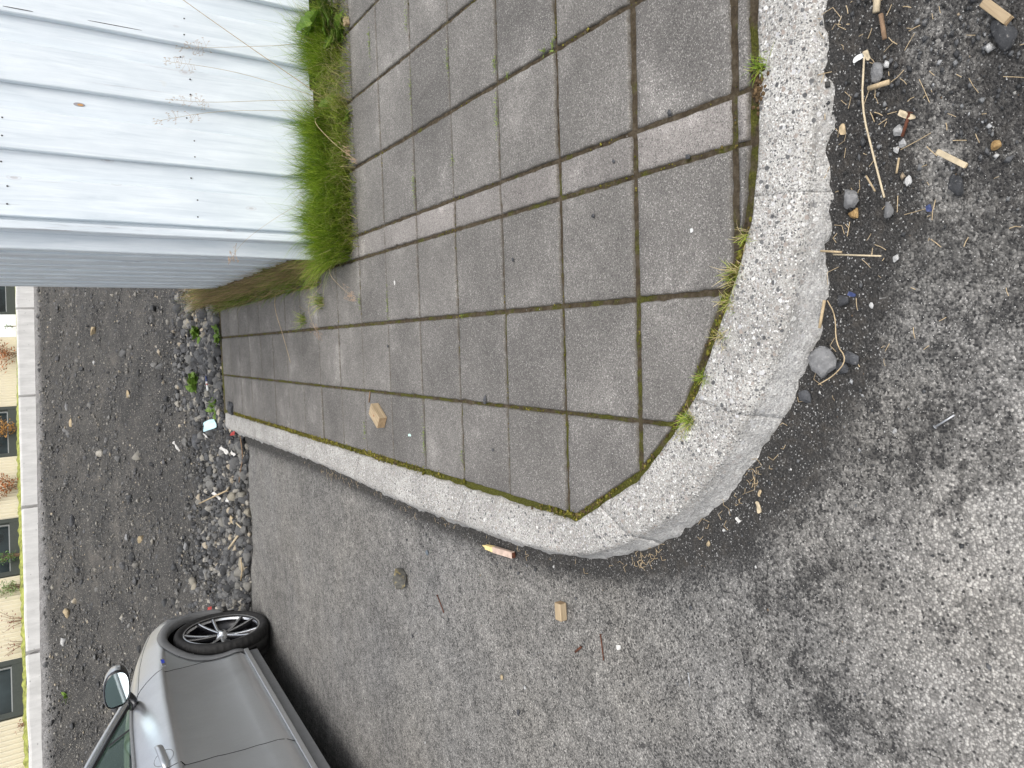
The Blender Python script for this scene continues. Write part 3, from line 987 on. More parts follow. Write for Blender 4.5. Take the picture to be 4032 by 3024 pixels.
WINS = [(.83, 1.62), (2.94, 3.96), (5.23, 6.38), (8.92, 10.25)]
corr(-4, .83); corr(1.62, 2.94); corr(3.96, 5.23); corr(6.38, 8.25); corr(10.25, 15)
for s0, s1 in WINS:
    if s0 != 8.92:
        corr(s0, s1, 3.05, 4.6)
    w = bbox('window', s0, s1, .40, .46, ztop(s0) - .15, 3.05, M['window_glass'])
    for nm, a in (('frame', (s0, s0 + .07, .33, .399, ztop(s0) - .15, 3.05)), ('frame', (s1 - .07, s1, .33, .399, ztop(s0) - .15, 3.05)),
                  ('frame', (s0 + .0702, s1 - .0702, .335, .397, ztop(s0) - .15, ztop(s0) + .16)), ('frame', (s0 + .0702, s1 - .0702, .335, .397, 2.98, 3.049))):
        bbox(nm, *a, M['window_frame_dark'], w)
    for a in ((s0 + .0705, s1 - .0705, .380, .3985, ztop(s0) + .1603, ztop(s0) + .175), (s0 + .0705, s0 + .085, .380, .3985, ztop(s0) + .1755, 2.979),
              (s1 - .085, s1 - .0705, .380, .3985, ztop(s0) + .1755, 2.979)):
        bbox('glazing_bead', *a, M['window_reveal'], w)
    bbox('lintel', s0 - .03, s1 + .03, .30, .36, 3.051, 3.11, M['window_frame_dark'])
bbox('white_panel', 8.252, 8.918, .34, .45, 1.35, 3.6, M['white_render'])
corr(8.25, 10.25, 3.62, 4.6)
bbox('wall_core', -4, 15, .475, 5.5, 1.3, 4.55, plain('dark_core', (.05, .05, .05), .9))
bbox('roof', -4.2, 15.2, .2, 5.8, 4.601, 4.75, M['roof_sheet'])

# moss between the low wall and the building
ss = np.arange(-3, 14, .025)
V, cols = [], []
for s in ss:
    for j, o in enumerate((.155, .20, .25, .30, .33)):
        a = 1 - .9 * sstep(5.2, 8.0, s)
        V.append(fpt(s, o, ztop(s) - .01 + (.02 + .055 * a * (mnoise.noise(Vector((s * 9, o * 20, 1))) * .6 + .6)) * (1 if 0 < j else .3)))
me = fast_mesh('moss_strip', np.array(V), grid_faces(len(ss), 5, flip=True), True)
tag(link('moss_strip', me, M['moss_mat']), 'yellow green moss strip at the foot of the cream building', 'moss', kind='stuff')

# shrubs in the gap behind the low wall
leaf_V = np.array([(0, 0, 0), (.5, .18, .05), (1, 0, .0), (.5, -.18, .05)])
def shrub(name, s, h, spread, n, mat, label, stems=5, seed=0, off=.24, leaf=.05):
    r = np.random.default_rng(seed)
    base = np.array(fpt(s, off, ztop(s)))
    o = tag(empty(name, tuple(base)), label, 'shrub')
    sm = MB(); V, F = [], []
    for k in range(stems):
        a = r.uniform(0, 6.28); sp = spread * r.uniform(.2, 1)
        tip = np.array([math.cos(a) * sp * fe.x * 1.2, math.cos(a) * sp * fe.y * 1.2, h * r.uniform(.6, 1.05)]) + np.array([fn.x, fn.y, 0]) * math.sin(a) * min(sp, .1)
        mid = tip * .5 + np.array([0, 0, .1 * h])
        sm.tube([(0, 0, -.05), tuple(mid), tuple(tip)], [.006, .004, .002], 5)
        for q in range(n // stems):
            t = r.uniform(.25, 1.05)
            p = (mid * t * 2 if t < .5 else mid + (tip - mid) * (t - .5) * 2) + r.normal(0, .035, 3) * (spread / .2)
            L = leaf * r.uniform(.6, 1.3)
            M3 = Matrix.Rotation(r.uniform(0, 6.28), 3, 'Z') @ Matrix.Rotation(r.uniform(-1.2, 1.2), 3, 'X') @ Matrix.Rotation(r.uniform(-1, 1), 3, 'Y')
            i0 = len(V)
            V += [np.array(M3 @ Vector(v * L)) + p for v in leaf_V]
            F.append((i0, i0+1, i0+2)); F.append((i0, i0+2, i0+3))
    sm.build('stem', M['twig'], o)
    link('foliage', new_mesh('foliage', V, F), M[mat], o)
shrub('shrub', (7.6546, 1.6640)[0], .40, .34, 420, 'rust_leaf', 'low rust red shrub beside the white wall panel of the cream building', 7, 1)
shrub('shrub', (5.7644, 1.7016)[0], .36, .20, 300, 'orange_leaf', 'small orange shrub in front of a dark window of the cream building', 6, 2)
shrub('shrub', (4.5559, 1.7256)[0], .40, .24, 380, 'rust_leaf', 'russet shrub against cream metal between two dark windows', 7, 3)
shrub('shrub', (3.2155, 1.7523)[0], .38, .17, 320, 'shrub_green', 'bright green feathery shrub in front of a dark window corner', 7, 4, leaf=.035)
shrub('shrub', (2.6775, 1.7630)[0], .34, .16, 220, 'shrub_pale_green', 'pale green leafy shrub against cream metal wall', 7, 5)
shrub('shrub', (2.1134, 1.7742)[0], .30, .18, 70, 'red_leaf', 'sparse dark red plant with thin stems by the cream wall', 6, 6, leaf=.032)
shrub('shrub', (1.7704, 1.7811)[0], .26, .12, 50, 'red_leaf', 'small leaning dark red plant left of the biggest window', 5, 7, leaf=.03)
shrub('shrub', (0.6603, 1.8032)[0], .12, .10, 50, 'red_leaf', 'low red plant in the moss nearest the car', 5, 8, leaf=.03)
shrub('shrub', (8.4400, 1.6484)[0], .24, .05, 40, 'shrub_green', 'tiny green sprig in front of the white wall panel', 3, 9, leaf=.04)

# ------------------------------------------------------------------ the parked car
# car space: x forward from the front axle, y to its left, z up from the asphalt
HEAD = math.radians(85.6)
_c = np.array((-2.1215, 3.8981)); _hd = np.array((math.cos(HEAD), math.sin(HEAD)))
_side = np.array((math.sin(HEAD), -math.cos(HEAD)))              # towards the car's right
CW = .90
hub_w = _c + .215 * _hd
origin = hub_w - _side * (CW - .012)
car = tag(empty('parked_car', (origin[0], origin[1], -.075), (0, 0, HEAD)), 'silver grey car parked on the asphalt beside the dirt bank', 'car')
WR, RR, TW = .322, .258, .225
REAR = -2.62

def interp(x, pts):
    xs, ys = zip(*pts)
    return np.interp(x, xs, ys)
def half_w(s):
    return interp(s, [(-3.52, .62), (-3.46, .74), (-3.3, .83), (-3.0, .885), (-2.6, .90), (.05, .90), (.30, .893), (.40, .868), (.50, .80), (.60, .70), (.70, .55), (.78, .36), (.82, .18)])
def belt(s):
    return interp(s, [(-3.52, .90), (-3.3, 1.0), (-2.6, 1.055), (-1.5, 1.03), (-.8, .985), (-.4, .945), (0, .875), (.3, .79), (.55, .69), (.72, .62), (.82, .58)])
def zbot(s):
    return interp(s, [(-3.52, .30), (-3.2, .22), (-2.9, .19), (.4, .19), (.6, .17), (.82, .22)])
ZN = np.array([.19, .215, .255, .26, .30, .34, .40, .5, .6, .7, .76, .785, .797, .80, .815, .84, .87, .91, .95, .98, 1.0])
IN_D = np.array([.075, .062, .050, .034, .018, .017, .029, .041, .044, .038, .031, .027, .022, .0, -.001, .005, .015, .033, .060, .088, .116])
IN_F = np.array([.075, .062, .050, .034, .018, .010, .006, .002, 0, 0, 0, 0, 0, 0, .001, .006, .016, .034, .058, .085, .115])
def body_z(s, zn):
    return zbot(s) + (zn - .19) / .81 * (belt(s) - zbot(s))
def inset(s, zn):
    a = sstep(-.10, -.42, s) * sstep(-3.0, -2.2, s)
    flare = .012 * math.exp(-((s - 0) / .33) ** 2) + .016 * math.exp(-((s - REAR) / .36) ** 2)
    low = float(sstep(.75, .45, zn))
    return float(np.interp(zn, ZN, IN_D) * a + np.interp(zn, ZN, IN_F) * (1 - a)) - flare * low * (1 - a * .6)
def side_y(s, z):
    """outer y (right side, negative) of the body at station s and height z"""
    zn = .19 + (z - zbot(s)) / (belt(s) - zbot(s)) * .81
    return -(half_w(s) - inset(s, float(np.clip(zn, .19, 1.0))))

def body_shell():
    st = np.unique(np.r_[np.linspace(-3.52, -3.0, 14), np.linspace(-3.0, .45, 150), np.linspace(.45, .82, 22)])
    NT_ = 12
    rows = []
    for s in st:
        w, zb = half_w(s), belt(s)
        right = [(s, -(w - inset(s, zn)), body_z(s, zn)) for zn in ZN]
        yb = abs(right[-1][1])
        crown = interp(s, [(-3.52, .03), (-3.3, .05), (-2.9, .03), (-.6, .03), (-.3, .085), (.3, .095), (.7, .07), (.82, .03)])
        top = []
        for k in range(1, NT_ * 2):
            y = -yb + 2 * yb * k / (NT_ * 2)
            q = abs(y) / yb
            top.append((s, y, zb + crown * (1 - q ** 3.2)))
        left = [(a, -b, c) for a, b, c in right[::-1]]
        rows.append(right + top + left)
    nv = len(rows[0])
    V = np.array(rows).reshape(-1, 3)
    F = grid_faces(len(rows), nv)
    # wheel openings
    C = V[F].mean(1)
    keep = np.ones(len(F), bool)
    for wx in (0, REAR):
        r = np.hypot(C[:, 0] - wx, C[:, 2] - WR)
        keep &= ~((r < .385) & (np.abs(C[:, 1]) > .45) & (C[:, 2] < .75))
    # cabin opening
    keep &= ~((C[:, 0] < -.55) & (C[:, 0] > -2.95) & (np.abs(C[:, 1]) < .74) & (C[:, 2] > .9))
    F = F[keep]
    # close nose and tail
    n = len(rows)
    caps = [list(range(nv)), list(range((n-1)*nv, n*nv))[::-1]]
    me = new_mesh('body', V, [tuple(f[::-1]) for f in F] + [tuple(c) for c in caps], True)
    return me
body = link('body', body_shell(), M['car_paint'], car)
# floor pan, so nothing shows from below
MB().box((-3.35, -.78, .175), (.62, .78, .20)).build('floor_pan', M['car_black'], car)

def ring_on_side(cx, r0, r1, a0, a1, sgn, proud, n=64):
    V, F = [], []
    m = 5
    for i in range(n + 1):
        a = a0 + (a1 - a0) * i / n
        for j in range(m):
            r = r0 + (r1 - r0) * j / (m - 1)
            s, z = cx + r * math.cos(a), WR + r * math.sin(a)
            z = max(z, .19)
            y = side_y(s, z) - proud * (math.sin(math.pi * min(1, (m - 1 - j) / (m - 1) * .75 + .25)))
            if j == 0:
                V.append((s, sgn * (-(y) - .035) * -1 if False else (y + .045) * (1 if sgn < 0 else -1), z))
            V.append((s, y if sgn < 0 else -y, z))
    k = m + 1
    F = grid_faces(n + 1, k, flip=(sgn > 0))
    return new_mesh('wheel_arch', V, [tuple(f) for f in F], True)
for sgn in (-1, 1):
    for cx in (0, REAR):
        o = link('wheel_arch', ring_on_side(cx, .362, .425, math.radians(-20), math.radians(200), sgn, .010), M['car_trim_grey'], body)
        # inner liner
        V = []
        nA = 28
        for i in range(nA + 1):
            a = math.radians(-25 + 230 * i / nA)
            for y in (.40, .855):
                V.append((cx + .372 * math.cos(a), sgn * y, WR + .372 * math.sin(a)))
        i0 = len(V)
        V.append((cx, sgn * .40, WR))
        F = [(2*i, 2*i+1, 2*i+3, 2*i+2) for i in range(nA)] + [(2*i, 2*i+2, i0) for i in range(nA)]
        link('arch_liner', new_mesh('arch_liner', V, F), M['arch_liner'], body)

def strip_on_side(name, s0, s1, z0, z1, proud, mat, sgn, n=60, parent=body, depth=.02):
    V = []
    for i in range(n + 1):
        s = s0 + (s1 - s0) * i / n
        a, b = (z0(s) if callable(z0) else z0), (z1(s) if callable(z1) else z1)
        ym = max(abs(side_y(s, a)), abs(side_y(s, b)))
        for y, z in ((ym + proud - depth, a), (ym + proud - .003, a), (ym + proud, a + .003), (ym + proud, b - .003), (ym + proud - .003, b), (ym + proud - depth, b)):
            V.append((s, sgn * y, z))
    F = [tuple(f) for f in grid_faces(n + 1, 6, flip=sgn > 0)] + [tuple(range(6)), tuple(n*6 + k for k in range(5, -1, -1))]
    return link(name, new_mesh(name, V, F), mat, parent)
for sgn in (-1, 1):
    strip_on_side('sill_strip', -2.22, -.385, .232, .262, .010, M['satin_silver'], sgn)
    strip_on_side('sill_panel', -2.24, -.36, .165, .222, .004, M['car_trim_grey'], sgn, depth=.05)

def line_on_side(pts, sgn, rad=.0028, n=40):
    """a shut line following the body"""
    d = np.array(pts, float)
    q = np.r_[0, np.cumsum(np.linalg.norm(np.diff(d, axis=0), axis=1))]
    u_ = np.linspace(0, q[-1], n)
    P = [(float(np.interp(t, q, d[:, 0])), float(np.interp(t, q, d[:, 1]))) for t in u_]
    return MB().tube([(s, sgn * (abs(side_y(s, z)) - .0008), z) for s, z in P], rad, 6)
for sgn in (-1, 1):
    line_on_side([(-.56, .955), (-.50, .90), (-.43, .80), (-.40, .70), (-.385, .55), (-.41, .35), (-.44, .265)], sgn).build('shut_line', M['car_seam'], body, True)
    line_on_side([(-1.46, 1.02), (-1.47, .85), (-1.455, .65), (-1.49, .45), (-1.53, .33), (-1.56, .265)], sgn).build('shut_line', M['car_seam'], body, True)
    line_on_side([(-2.42, 1.04), (-2.40, .85), (-2.25, .68), (-2.18, .5), (-2.17, .265)], sgn).build('shut_line', M['car_seam'], body, True)
    line_on_side([(-.56, .93), (-.2, .882), (.10, .815), (.35, .735)], sgn, .002).build('shut_line', M['car_seam'], body, True)

# door handle in its bowl
for sgn in (-1, 1):
    for s0 in (-1.36, -2.28):
        zc = .90 if s0 > -2 else .925
        h = empty('door_handle', (0, 0, 0)); h.parent = car
        yb = abs(side_y(s0, zc))
        V = []
        nU, nR = 24, 6
        for i in range(nU):
            a = 2 * math.pi * i / nU
            for j in range(nR):
                r = 1 - j / (nR - 1)
                s, z = s0 + .062 * r * math.cos(a), zc - .010 + .048 * r * math.sin(a)
                V.append((s, sgn * (abs(side_y(s, z)) + .0014 - .012 * (1 - r ** 2)), z))
        link('bowl', new_mesh('bowl', V, [tuple(f) for f in grid_faces(nU, nR, True, flip=sgn < 0)], True), M['car_trim_grey'], h)
        V = []
        nL = 22
        for i in range(nL + 1):
            t = i / nL
            s = s0 + .115 - .23 * t
            th = .017 * (1 - (2 * t - 1) ** 6) + .004
            yo = yb + .004 + .030 * (1 - (2 * t - 1) ** 4)
            zz = zc + .006 - .012 * t
            for k in range(8):
                a = 2 * math.pi * k / 8
                V.append((s, sgn * (yo + .008 * math.cos(a)), zz + th * math.sin(a)))
        F = [tuple(f) for f in grid_faces(nL + 1, 8)]
        F = []
        for i in range(nL):
            for k in range(8):
                F.append((i*8+k, i*8+(k+1) % 8, (i+1)*8+(k+1) % 8, (i+1)*8+k))
        F += [tuple(range(8)), tuple(nL*8+k for k in range(7, -1, -1))]
        link('grip', new_mesh('grip', V, F, True), M['car_paint'], h)

# small badge on the wing
for sgn in (-1, 1):
    y = abs(side_y(-.33, .755))
    b = MB().box((-.385, sgn * y - .004, .742), (-.285, sgn * y + .004, .768), .002).build('wing_badge', M['chrome'], body)
    MB().box((-.345, sgn * (y + .0045) - .001, .746), (-.298, sgn * (y + .0045) + .001, .764)).build('badge_inlay', M['badge_blue'], b)

# ---------------- greenhouse
RAIL = [(-.40, .965), (-.80, 1.165), (-1.12, 1.315), (-1.35, 1.375), (-1.75, 1.405), (-2.2, 1.395), (-2.6, 1.335), (-2.9, 1.225), (-3.18, 1.075)]
def rail_z(s): return float(interp(-s, [(-a, b) for a, b in RAIL]))
def gh_y(s, z):
    """side of the cabin leans in with height"""
    zb = belt(s)
    v = max(0.0, (z - zb) / .40)
    return half_w(s) - .122 - .14 * v ** 1.15
rail_s = np.linspace(-.40, -3.18, 90)
for sgn in (-1, 1):
    V = []
    for s in rail_s:                                              # pillar and roof rail in body colour
        zr = rail_z(s); y = gh_y(s, zr)
        for dz, dy in ((-.030, .004), (-.012, .013), (.012, .006), (.026, -.022), (.030, -.075)):
            V.append((s - dz * .25, sgn * (y + dy), zr + dz))
    link('roof_rail', new_mesh('roof_rail', V, [tuple(f) for f in grid_faces(len(rail_s), 5, flip=sgn > 0)], True), M['car_paint'], car)
    V = []
    for s in rail_s:                                              # black seal below it
        zr = rail_z(s); y = gh_y(s, zr)
        for dz, dy in ((-.075, -.004), (-.070, .007), (-.040, .008), (-.031, .0035)):
            z = max(zr + dz, belt(s) - .01 + .002 * (dz + .08))
            V.append((s - dz * .25, sgn * (gh_y(s, z) + dy), z))
    link('window_seal', new_mesh('window_seal', V, [tuple(f) for f in grid_faces(len(rail_s), 4, flip=sgn > 0)], True), M['gloss_black'], car)
    V = []
    ss_ = np.linspace(-.52, -3.05, 70)
    for s in ss_:                                                 # belt moulding
        zb = belt(s)
        for dz, dy in ((-.012, -.018), (-.008, .010), (.010, .010), (.016, -.002), (.016, -.02)):
            V.append((s, sgn * (half_w(s) - .120 + dy), zb + dz))
    link('belt_moulding', new_mesh('belt_moulding', V, [tuple(f) for f in grid_faces(len(ss_), 5, flip=sgn > 0)], True), M['car_trim_grey'], car)
    def glass(s0, s1, name='side_window'):
        V, ss2 = [], [s for s in np.linspace(s0, s1, 24)]
        for s in ss2:
            za, zb2 = belt(s) + .004, max(rail_z(s) - .055, belt(s) + .006)
            for k in range(6):
                z = za + (zb2 - za) * k / 5
                V.append((s, sgn * (gh_y(s, z) - .006), z))
        link(name, new_mesh(name, V, [tuple(f) for f in grid_faces(len(ss2), 6, flip=sgn > 0)], True), M['car_glass'], car)
    glass(-.52, -.80, 'quarter_window'); glass(-.805, -1.46); glass(-1.52, -2.35); glass(-2.40, -2.95, 'quarter_window')
    # pillars
    def pillar(s0, w, lean, mat=M['gloss_black']):
        V = []
        for k in range(8):
            z = belt(s0) + (rail_z(s0) - .05 - belt(s0)) * k / 7
            s = s0 + lean * k / 7
            for ds in (-w/2, w/2):
                V.append((s + ds, sgn * (gh_y(s, z) + .001), z))
        link('pillar', new_mesh('pillar', V, [tuple(f) for f in grid_faces(8, 2, flip=sgn < 0)], True), mat, car)
    pillar(-.80, .022, -.06, M['car_black']); pillar(-1.49, .075, -.03); pillar(-2.375, .06, -.03)
# roof
V = []
rs = np.linspace(-1.08, -2.75, 40)
for s in rs:
    zr = rail_z(s) + .026; y0 = gh_y(s, rail_z(s)) - .03
    for k in range(17):
        y = -y0 + 2 * y0 * k / 16
        V.append((s, y, zr + .045 * (1 - abs(y / y0) ** 2.4)))
link('roof', new_mesh('roof', V, [tuple(f) for f in grid_faces(len(rs), 17)], True), M['car_paint'], car)
def screen(name, a, b, n=12):
    V = []
    for i in range(n + 1):
        s = a + (b - a) * i / n
        zr = rail_z(s); y0 = gh_y(s, zr) - .02
        for k in range(15):
            y = -y0 + 2 * y0 * k / 14
            V.append((s + .10 * (1 - (y / y0) ** 2) * (1 if a > -2 else -1), y, zr + .03 * (1 - (y / y0) ** 2)))
    link(name, new_mesh(name, V, [tuple(f) for f in grid_faces(n + 1, 15)], True), M['car_glass'], car)
screen('windscreen', -.42, -1.10); screen('rear_window', -2.74, -3.16)

# cabin: dashboard, seats, steering wheel
def seat(x, y):
    s = empty('seat', (x, y, 0)); s.parent = car
    MB().box((-.10, -.25, .38), (.42, .25, .56), .05).build('cushion', M['seat_cloth'], s)
    V = MB().box((-.09, -.24, 0), (.06, .24, .62), .045)
    o = link('backrest', new_mesh('backrest', V.v, V.f), M['seat_light'], s, loc=(-.14, 0, .54), rot=(0, math.radians(-16), 0))
    V = MB().box((-.05, -.13, 0), (.04, .13, .18), .035)
    link('headrest', new_mesh('headrest', V.v, V.f), M['seat_light'], s, loc=(-.34, 0, 1.17), rot=(0, math.radians(-10), 0))
for y in (-.36, .36):
    seat(-1.25, y); seat(-2.1, y)
MB().box((-.85, -.72, .55), (-.48, .72, .93), .05).build('dashboard', M['car_black'], car)
mb = MB(); mb.tube([(-.95 + .05 * math.sin(a), .36 + .18 * math.cos(a), .92 + .17 * math.sin(a)) for a in np.linspace(0, 2 * math.pi, 25)], .014, 8, False)
mb.build('steering_wheel', M['car_black'], car, True)

# door mirrors
for sgn in (-1, 1):
    mir = empty('door_mirror', (0, 0, 0)); mir.parent = car
    # housing: D-shaped loft, deep at the front
    nA = 28
    sec = []
    def outline(a):
        """mirror face seen from behind: u outward, v up"""
        uo = math.cos(a); vo = math.sin(a)
        r = 1.0
        x = .118 * (abs(uo) ** .72) * math.copysign(1, uo); z = .072 * (abs(vo) ** .72) * math.copysign(1, vo)
        if uo < 0: z *= 1 + .10 * uo
        if vo > 0: x -= .028 * vo
        return x, z
    stn = [(-.012, .90), (-.004, .985), (0.0, 1.0), (.03, 1.0), (.06, .95), (.09, .84), (.115, .66), (.132, .40), (.138, .12)]
    V = []
    cx_, cy_, cz_ = -.690, .985, 1.045
    for d, sc in stn:
        for i in range(nA):
            x, z = outline(2 * math.pi * i / nA)
            V.append((cx_ + d + .10 * (x + .118) * 0 - .03 * x, sgn * (cy_ + x * sc + .012 * d / .13), cz_ + z * sc - .01 * d / .13))
    F = []
    for r in range(len(stn) - 1):
        for k in range(nA):
            k2 = (k + 1) % nA
            f = (r*nA+k, r*nA+k2, (r+1)*nA+k2, (r+1)*nA+k)
            F.append(f if sgn > 0 else f[::-1])
    F.append(tuple((len(stn)-1)*nA + k for k in range(nA)))
    me = new_mesh('housing', V, F, True)
    me.materials.append(M['car_paint']); me.materials.append(M['gloss_black'])
    for p in me.polygons:
        cz = sum(me.vertices[i].co.z for i in p.vertices) / len(p.vertices)
        cxm = sum(me.vertices[i].co.x for i in p.vertices) / len(p.vertices)
        if cz < cz_ - .018 or cxm < cx_ + .004: p.material_index = 1
    link('housing', me, None, mir)
    V = [(cx_ - .006 - .03 * outline(2*math.pi*i/nA)[0], sgn * (cy_ + outline(2*math.pi*i/nA)[0] * .88), cz_ + outline(2*math.pi*i/nA)[1] * .86) for i in range(nA)]
    link('mirror_glass', new_mesh('mirror_glass', V, [tuple(range(nA)) if sgn < 0 else tuple(range(nA - 1, -1, -1))]), M['mirror_glass'], mir)
    mb = MB(); mb.tube([(-.60, sgn * .80, .955), (-.625, sgn * .855, .965), (-.645, sgn * .91, .995)], [.032, .028, .026], 10)
    mb.build('arm', M['gloss_black'], mir, True)
    V = []
    for i in range(12):
        t = i / 11
        a = math.radians(-15 + 20 * t)
        for z in (-.012, .004):
            V.append((cx_ + .02 + .10 * t, sgn * (cy_ + .121 - .055 * t ** 2 + .002), cz_ - .012 + z))
    link('indicator', new_mesh('indicator', V, [tuple(f) for f in grid_faces(12, 2, flip=sgn < 0)]), M['lamp_glass'], mir)

# lamps at both ends
for sgn in (-1, 1):
    for nm, s0, s1, z0, z1, mt in (('headlight', .38, .64, .52, .63, 'lamp_glass'), ('tail_light', -3.47, -3.2, .76, .90, 'tail_red')):
        V = []
        for i in range(13):
            s = s0 + (s1 - s0) * i / 12
            for k in range(4):
                z = z0 + (z1 - z0) * k / 3
                z = min(z, belt(s) - .02)
                V.append((s, sgn * (abs(side_y(s, z)) + .004), z))
        link(nm, new_mesh(nm, V, [tuple(f) for f in grid_faces(13, 4, flip=sgn > 0)], True), M[mt], car)

# wheels
def lathe(prof, n=72):
    V = []
    for i in range(n):
        a = 2 * math.pi * i / n
        for r, y in prof:
            V.append((r * math.cos(a), y, r * math.sin(a)))
    return V, grid_faces(n, len(prof), True)
tyre_prof = [(RR - .012, -.085), (RR + .004, -.098), (RR + .018, -.109), (RR + .036, -.1125), (WR - .016, -.108), (WR - .005, -.096), (WR, -.080),
             (WR, -.045), (WR - .007, -.042), (WR - .007, -.036), (WR, -.033), (WR, .033), (WR - .007, .036), (WR - .007, .042), (WR, .045), (WR, .080), (WR - .005, .096), (WR - .016, .108), (RR + .02, .112), (RR - .012, .085)]
tv, tf = lathe(tyre_prof, 144)
tv = np.array(tv)
np_ = len(tyre_prof)
for i in range(144):                                             # sipes across the shoulders
    if i % 3 == 0:
        for j in (5, 6, 7, 14, 15, 16):
            v = tv[i * np_ + j]
            r = math.hypot(v[0], v[2]); v[0] *= (r - .006) / r; v[2] *= (r - .006) / r
tyre_me = new_mesh('tyre', tv, [tuple(f) for f in tf], True); tyre_me.materials.append(M['tyre'])
barrel_v, barrel_f = lathe([(RR - .010, -.098), (RR - .003, -.101), (RR + .003, -.098), (RR + .003, -.088), (RR - .012, -.080), (RR - .016, .05), (RR - .02, .09)])
barrel_me = new_mesh('rim', barrel_v, [tuple(f) for f in barrel_f], True); barrel_me.materials.append(M['rim_silver'])
well_v, well_f = lathe([(RR - .017, -.070), (RR - .020, .02), (.10, .03), (.02, .03)])
well_me = new_mesh('wheel_well', well_v, [tuple(f) for f in well_f], True); well_me.materials.append(M['rim_black'])
disc_v, disc_f = lathe([(.165, -.018), (.165, .006), (.07, .006), (.07, -.03), (.02, -.03)])
disc_me = new_mesh('brake_disc', disc_v, [tuple(f) for f in disc_f], True); disc_me.materials.append(plain('disc_iron', (.16, .16, .165), .45, .8))
def spoke_mesh():
    """one arm of a double spoke: bright face with dark flanks"""
    V, F, mi = [], [], []
    n = 10
    for i in range(n + 1):
        t = i / n
        r = .045 + (RR - .008 - .045) * t
        ang = .085 + .13 * t + .03 * math.sin(t * 3.1)
        w = .0118 - .0020 * t
        y = -.062 - .030 * t ** 2 * 1.05
        c, s = math.cos(ang), math.sin(ang)
        tx, tz = -s, c
        for dw, dy in ((-w * 1.1, .045), (-w, .004), (-w * .55, 0), (w * .55, 0), (w, .004), (w * 1.1, .045)):
            V.append((r * c + tx * dw, y + dy, r * s + tz * dw))
    for i in range(n):
        for k in range(5):
            F.append((i*6+k, i*6+k+1, (i+1)*6+k+1, (i+1)*6+k)); mi.append(0 if k in (1, 2, 3) else 1)
    return V, F, mi
sv, sf, smi = spoke_mesh()
sp_me = []
for mirror in (1, -1):
    me = new_mesh('spoke', [(x, y, z * mirror) for x, y, z in sv], [f if mirror < 0 else f[::-1] for f in sf], True)
    me.materials.append(M['rim_silver']); me.materials.append(M['rim_black'])
    me.polygons.foreach_set('material_index', smi)
    sp_me.append(me)
hubc_v, hubc_f = lathe([(.001, -.084), (.022, -.083), (.026, -.078), (.029, -.066), (.042, -.058), (.050, -.03)], 40)
hub_me = new_mesh('hub_cap', hubc_v, [tuple(f) for f in hubc_f], True); hub_me.materials.append(M['rim_silver'])
emb_me = MB()
for k in range(4):
    emb_me.tube([(-.0145 + .0097 * k + .0062 * math.cos(a), -.0838, .0062 * math.sin(a)) for a in np.linspace(0, 2 * math.pi, 17)], .0011, 5, False)
emb_me = new_mesh('hub_emblem', emb_me.v, emb_me.f, True); emb_me.materials.append(M['car_seam'])
for cx in (0, REAR):
    for sgn in (-1, 1):
        w = empty('wheel', (cx, sgn * (CW - .105 - .012), WR), (0, math.radians(-16), math.radians(3.5 if cx == 0 else 0) + (math.pi if sgn > 0 else 0)))
        w.parent = car
        link('tyre', tyre_me, None, w); link('rim', barrel_me, None, w); link('wheel_well', well_me, None, w)
        link('brake_disc', disc_me, None, w); link('hub_cap', hub_me, None, w); link('hub_emblem', emb_me, None, w)
        for k in range(5):
            for m2 in sp_me:
                link('spoke', m2, None, w, rot=(0, -2 * math.pi * k / 5, 0))

# ------------------------------------------------------------------ stones
def rock_shape(seed, sub=2, cuts=13, flat=.75):
    r = np.random.default_rng(seed)
    V, F = ico(sub)
    V = V * np.array([1.0, r.uniform(.70, .95), r.uniform(.55, .8) * flat / .75])
    for _ in range(cuts):
        n = r.normal(size=3); n /= np.linalg.norm(n)
        d = r.uniform(.36, .66)
        e = V @ n - d
        V = np.where(e[:, None] > 0, V - e[:, None] * n, V)
    V = V * (1 + .05 * r.normal(size=(len(V), 1)))
    V /= np.abs(V[:, :2]).max()
    return V, F
shapes = [rock_shape(i) for i in range(12)]
rock_me = []
for V, F in shapes:
    me = fast_mesh('stone', V, F); me.materials.append(M['rock']); rock_me.append(me)

def terrain_n(x, y):
    e = .02
    return Vector((float(zterr(x - e, y) - zterr(x + e, y)), float(zterr(x, y - e) - zterr(x, y + e)), 2 * e)).normalized()

r5 = np.random.default_rng(55)
cand = []
tries = 0
# the heap of broken rock along the foot of the bank
while len(cand) < 5600 and tries < 60000:
    tries += 1
    x = r5.uniform(-4.2, .62)
    d = abs(r5.normal(0, .62)) + (.02 if x < -.62 else .06) + .25 * r5.random() ** 2
    y = float(yedge(x)) + d
    if d > 2.2: continue
    clump = mnoise.noise(Vector((x * 1.1, y * 1.1, 2))) + .25 - .35 * max(0, d - .8)
    if r5.random() > .75 + 1.2 * clump: continue
    rad = .011 * math.exp(r5.normal(.50, .48)) * (1.0 + .35 * (d < .35))
    rad = min(rad, .062)
    cand.append((x, y, rad, d))
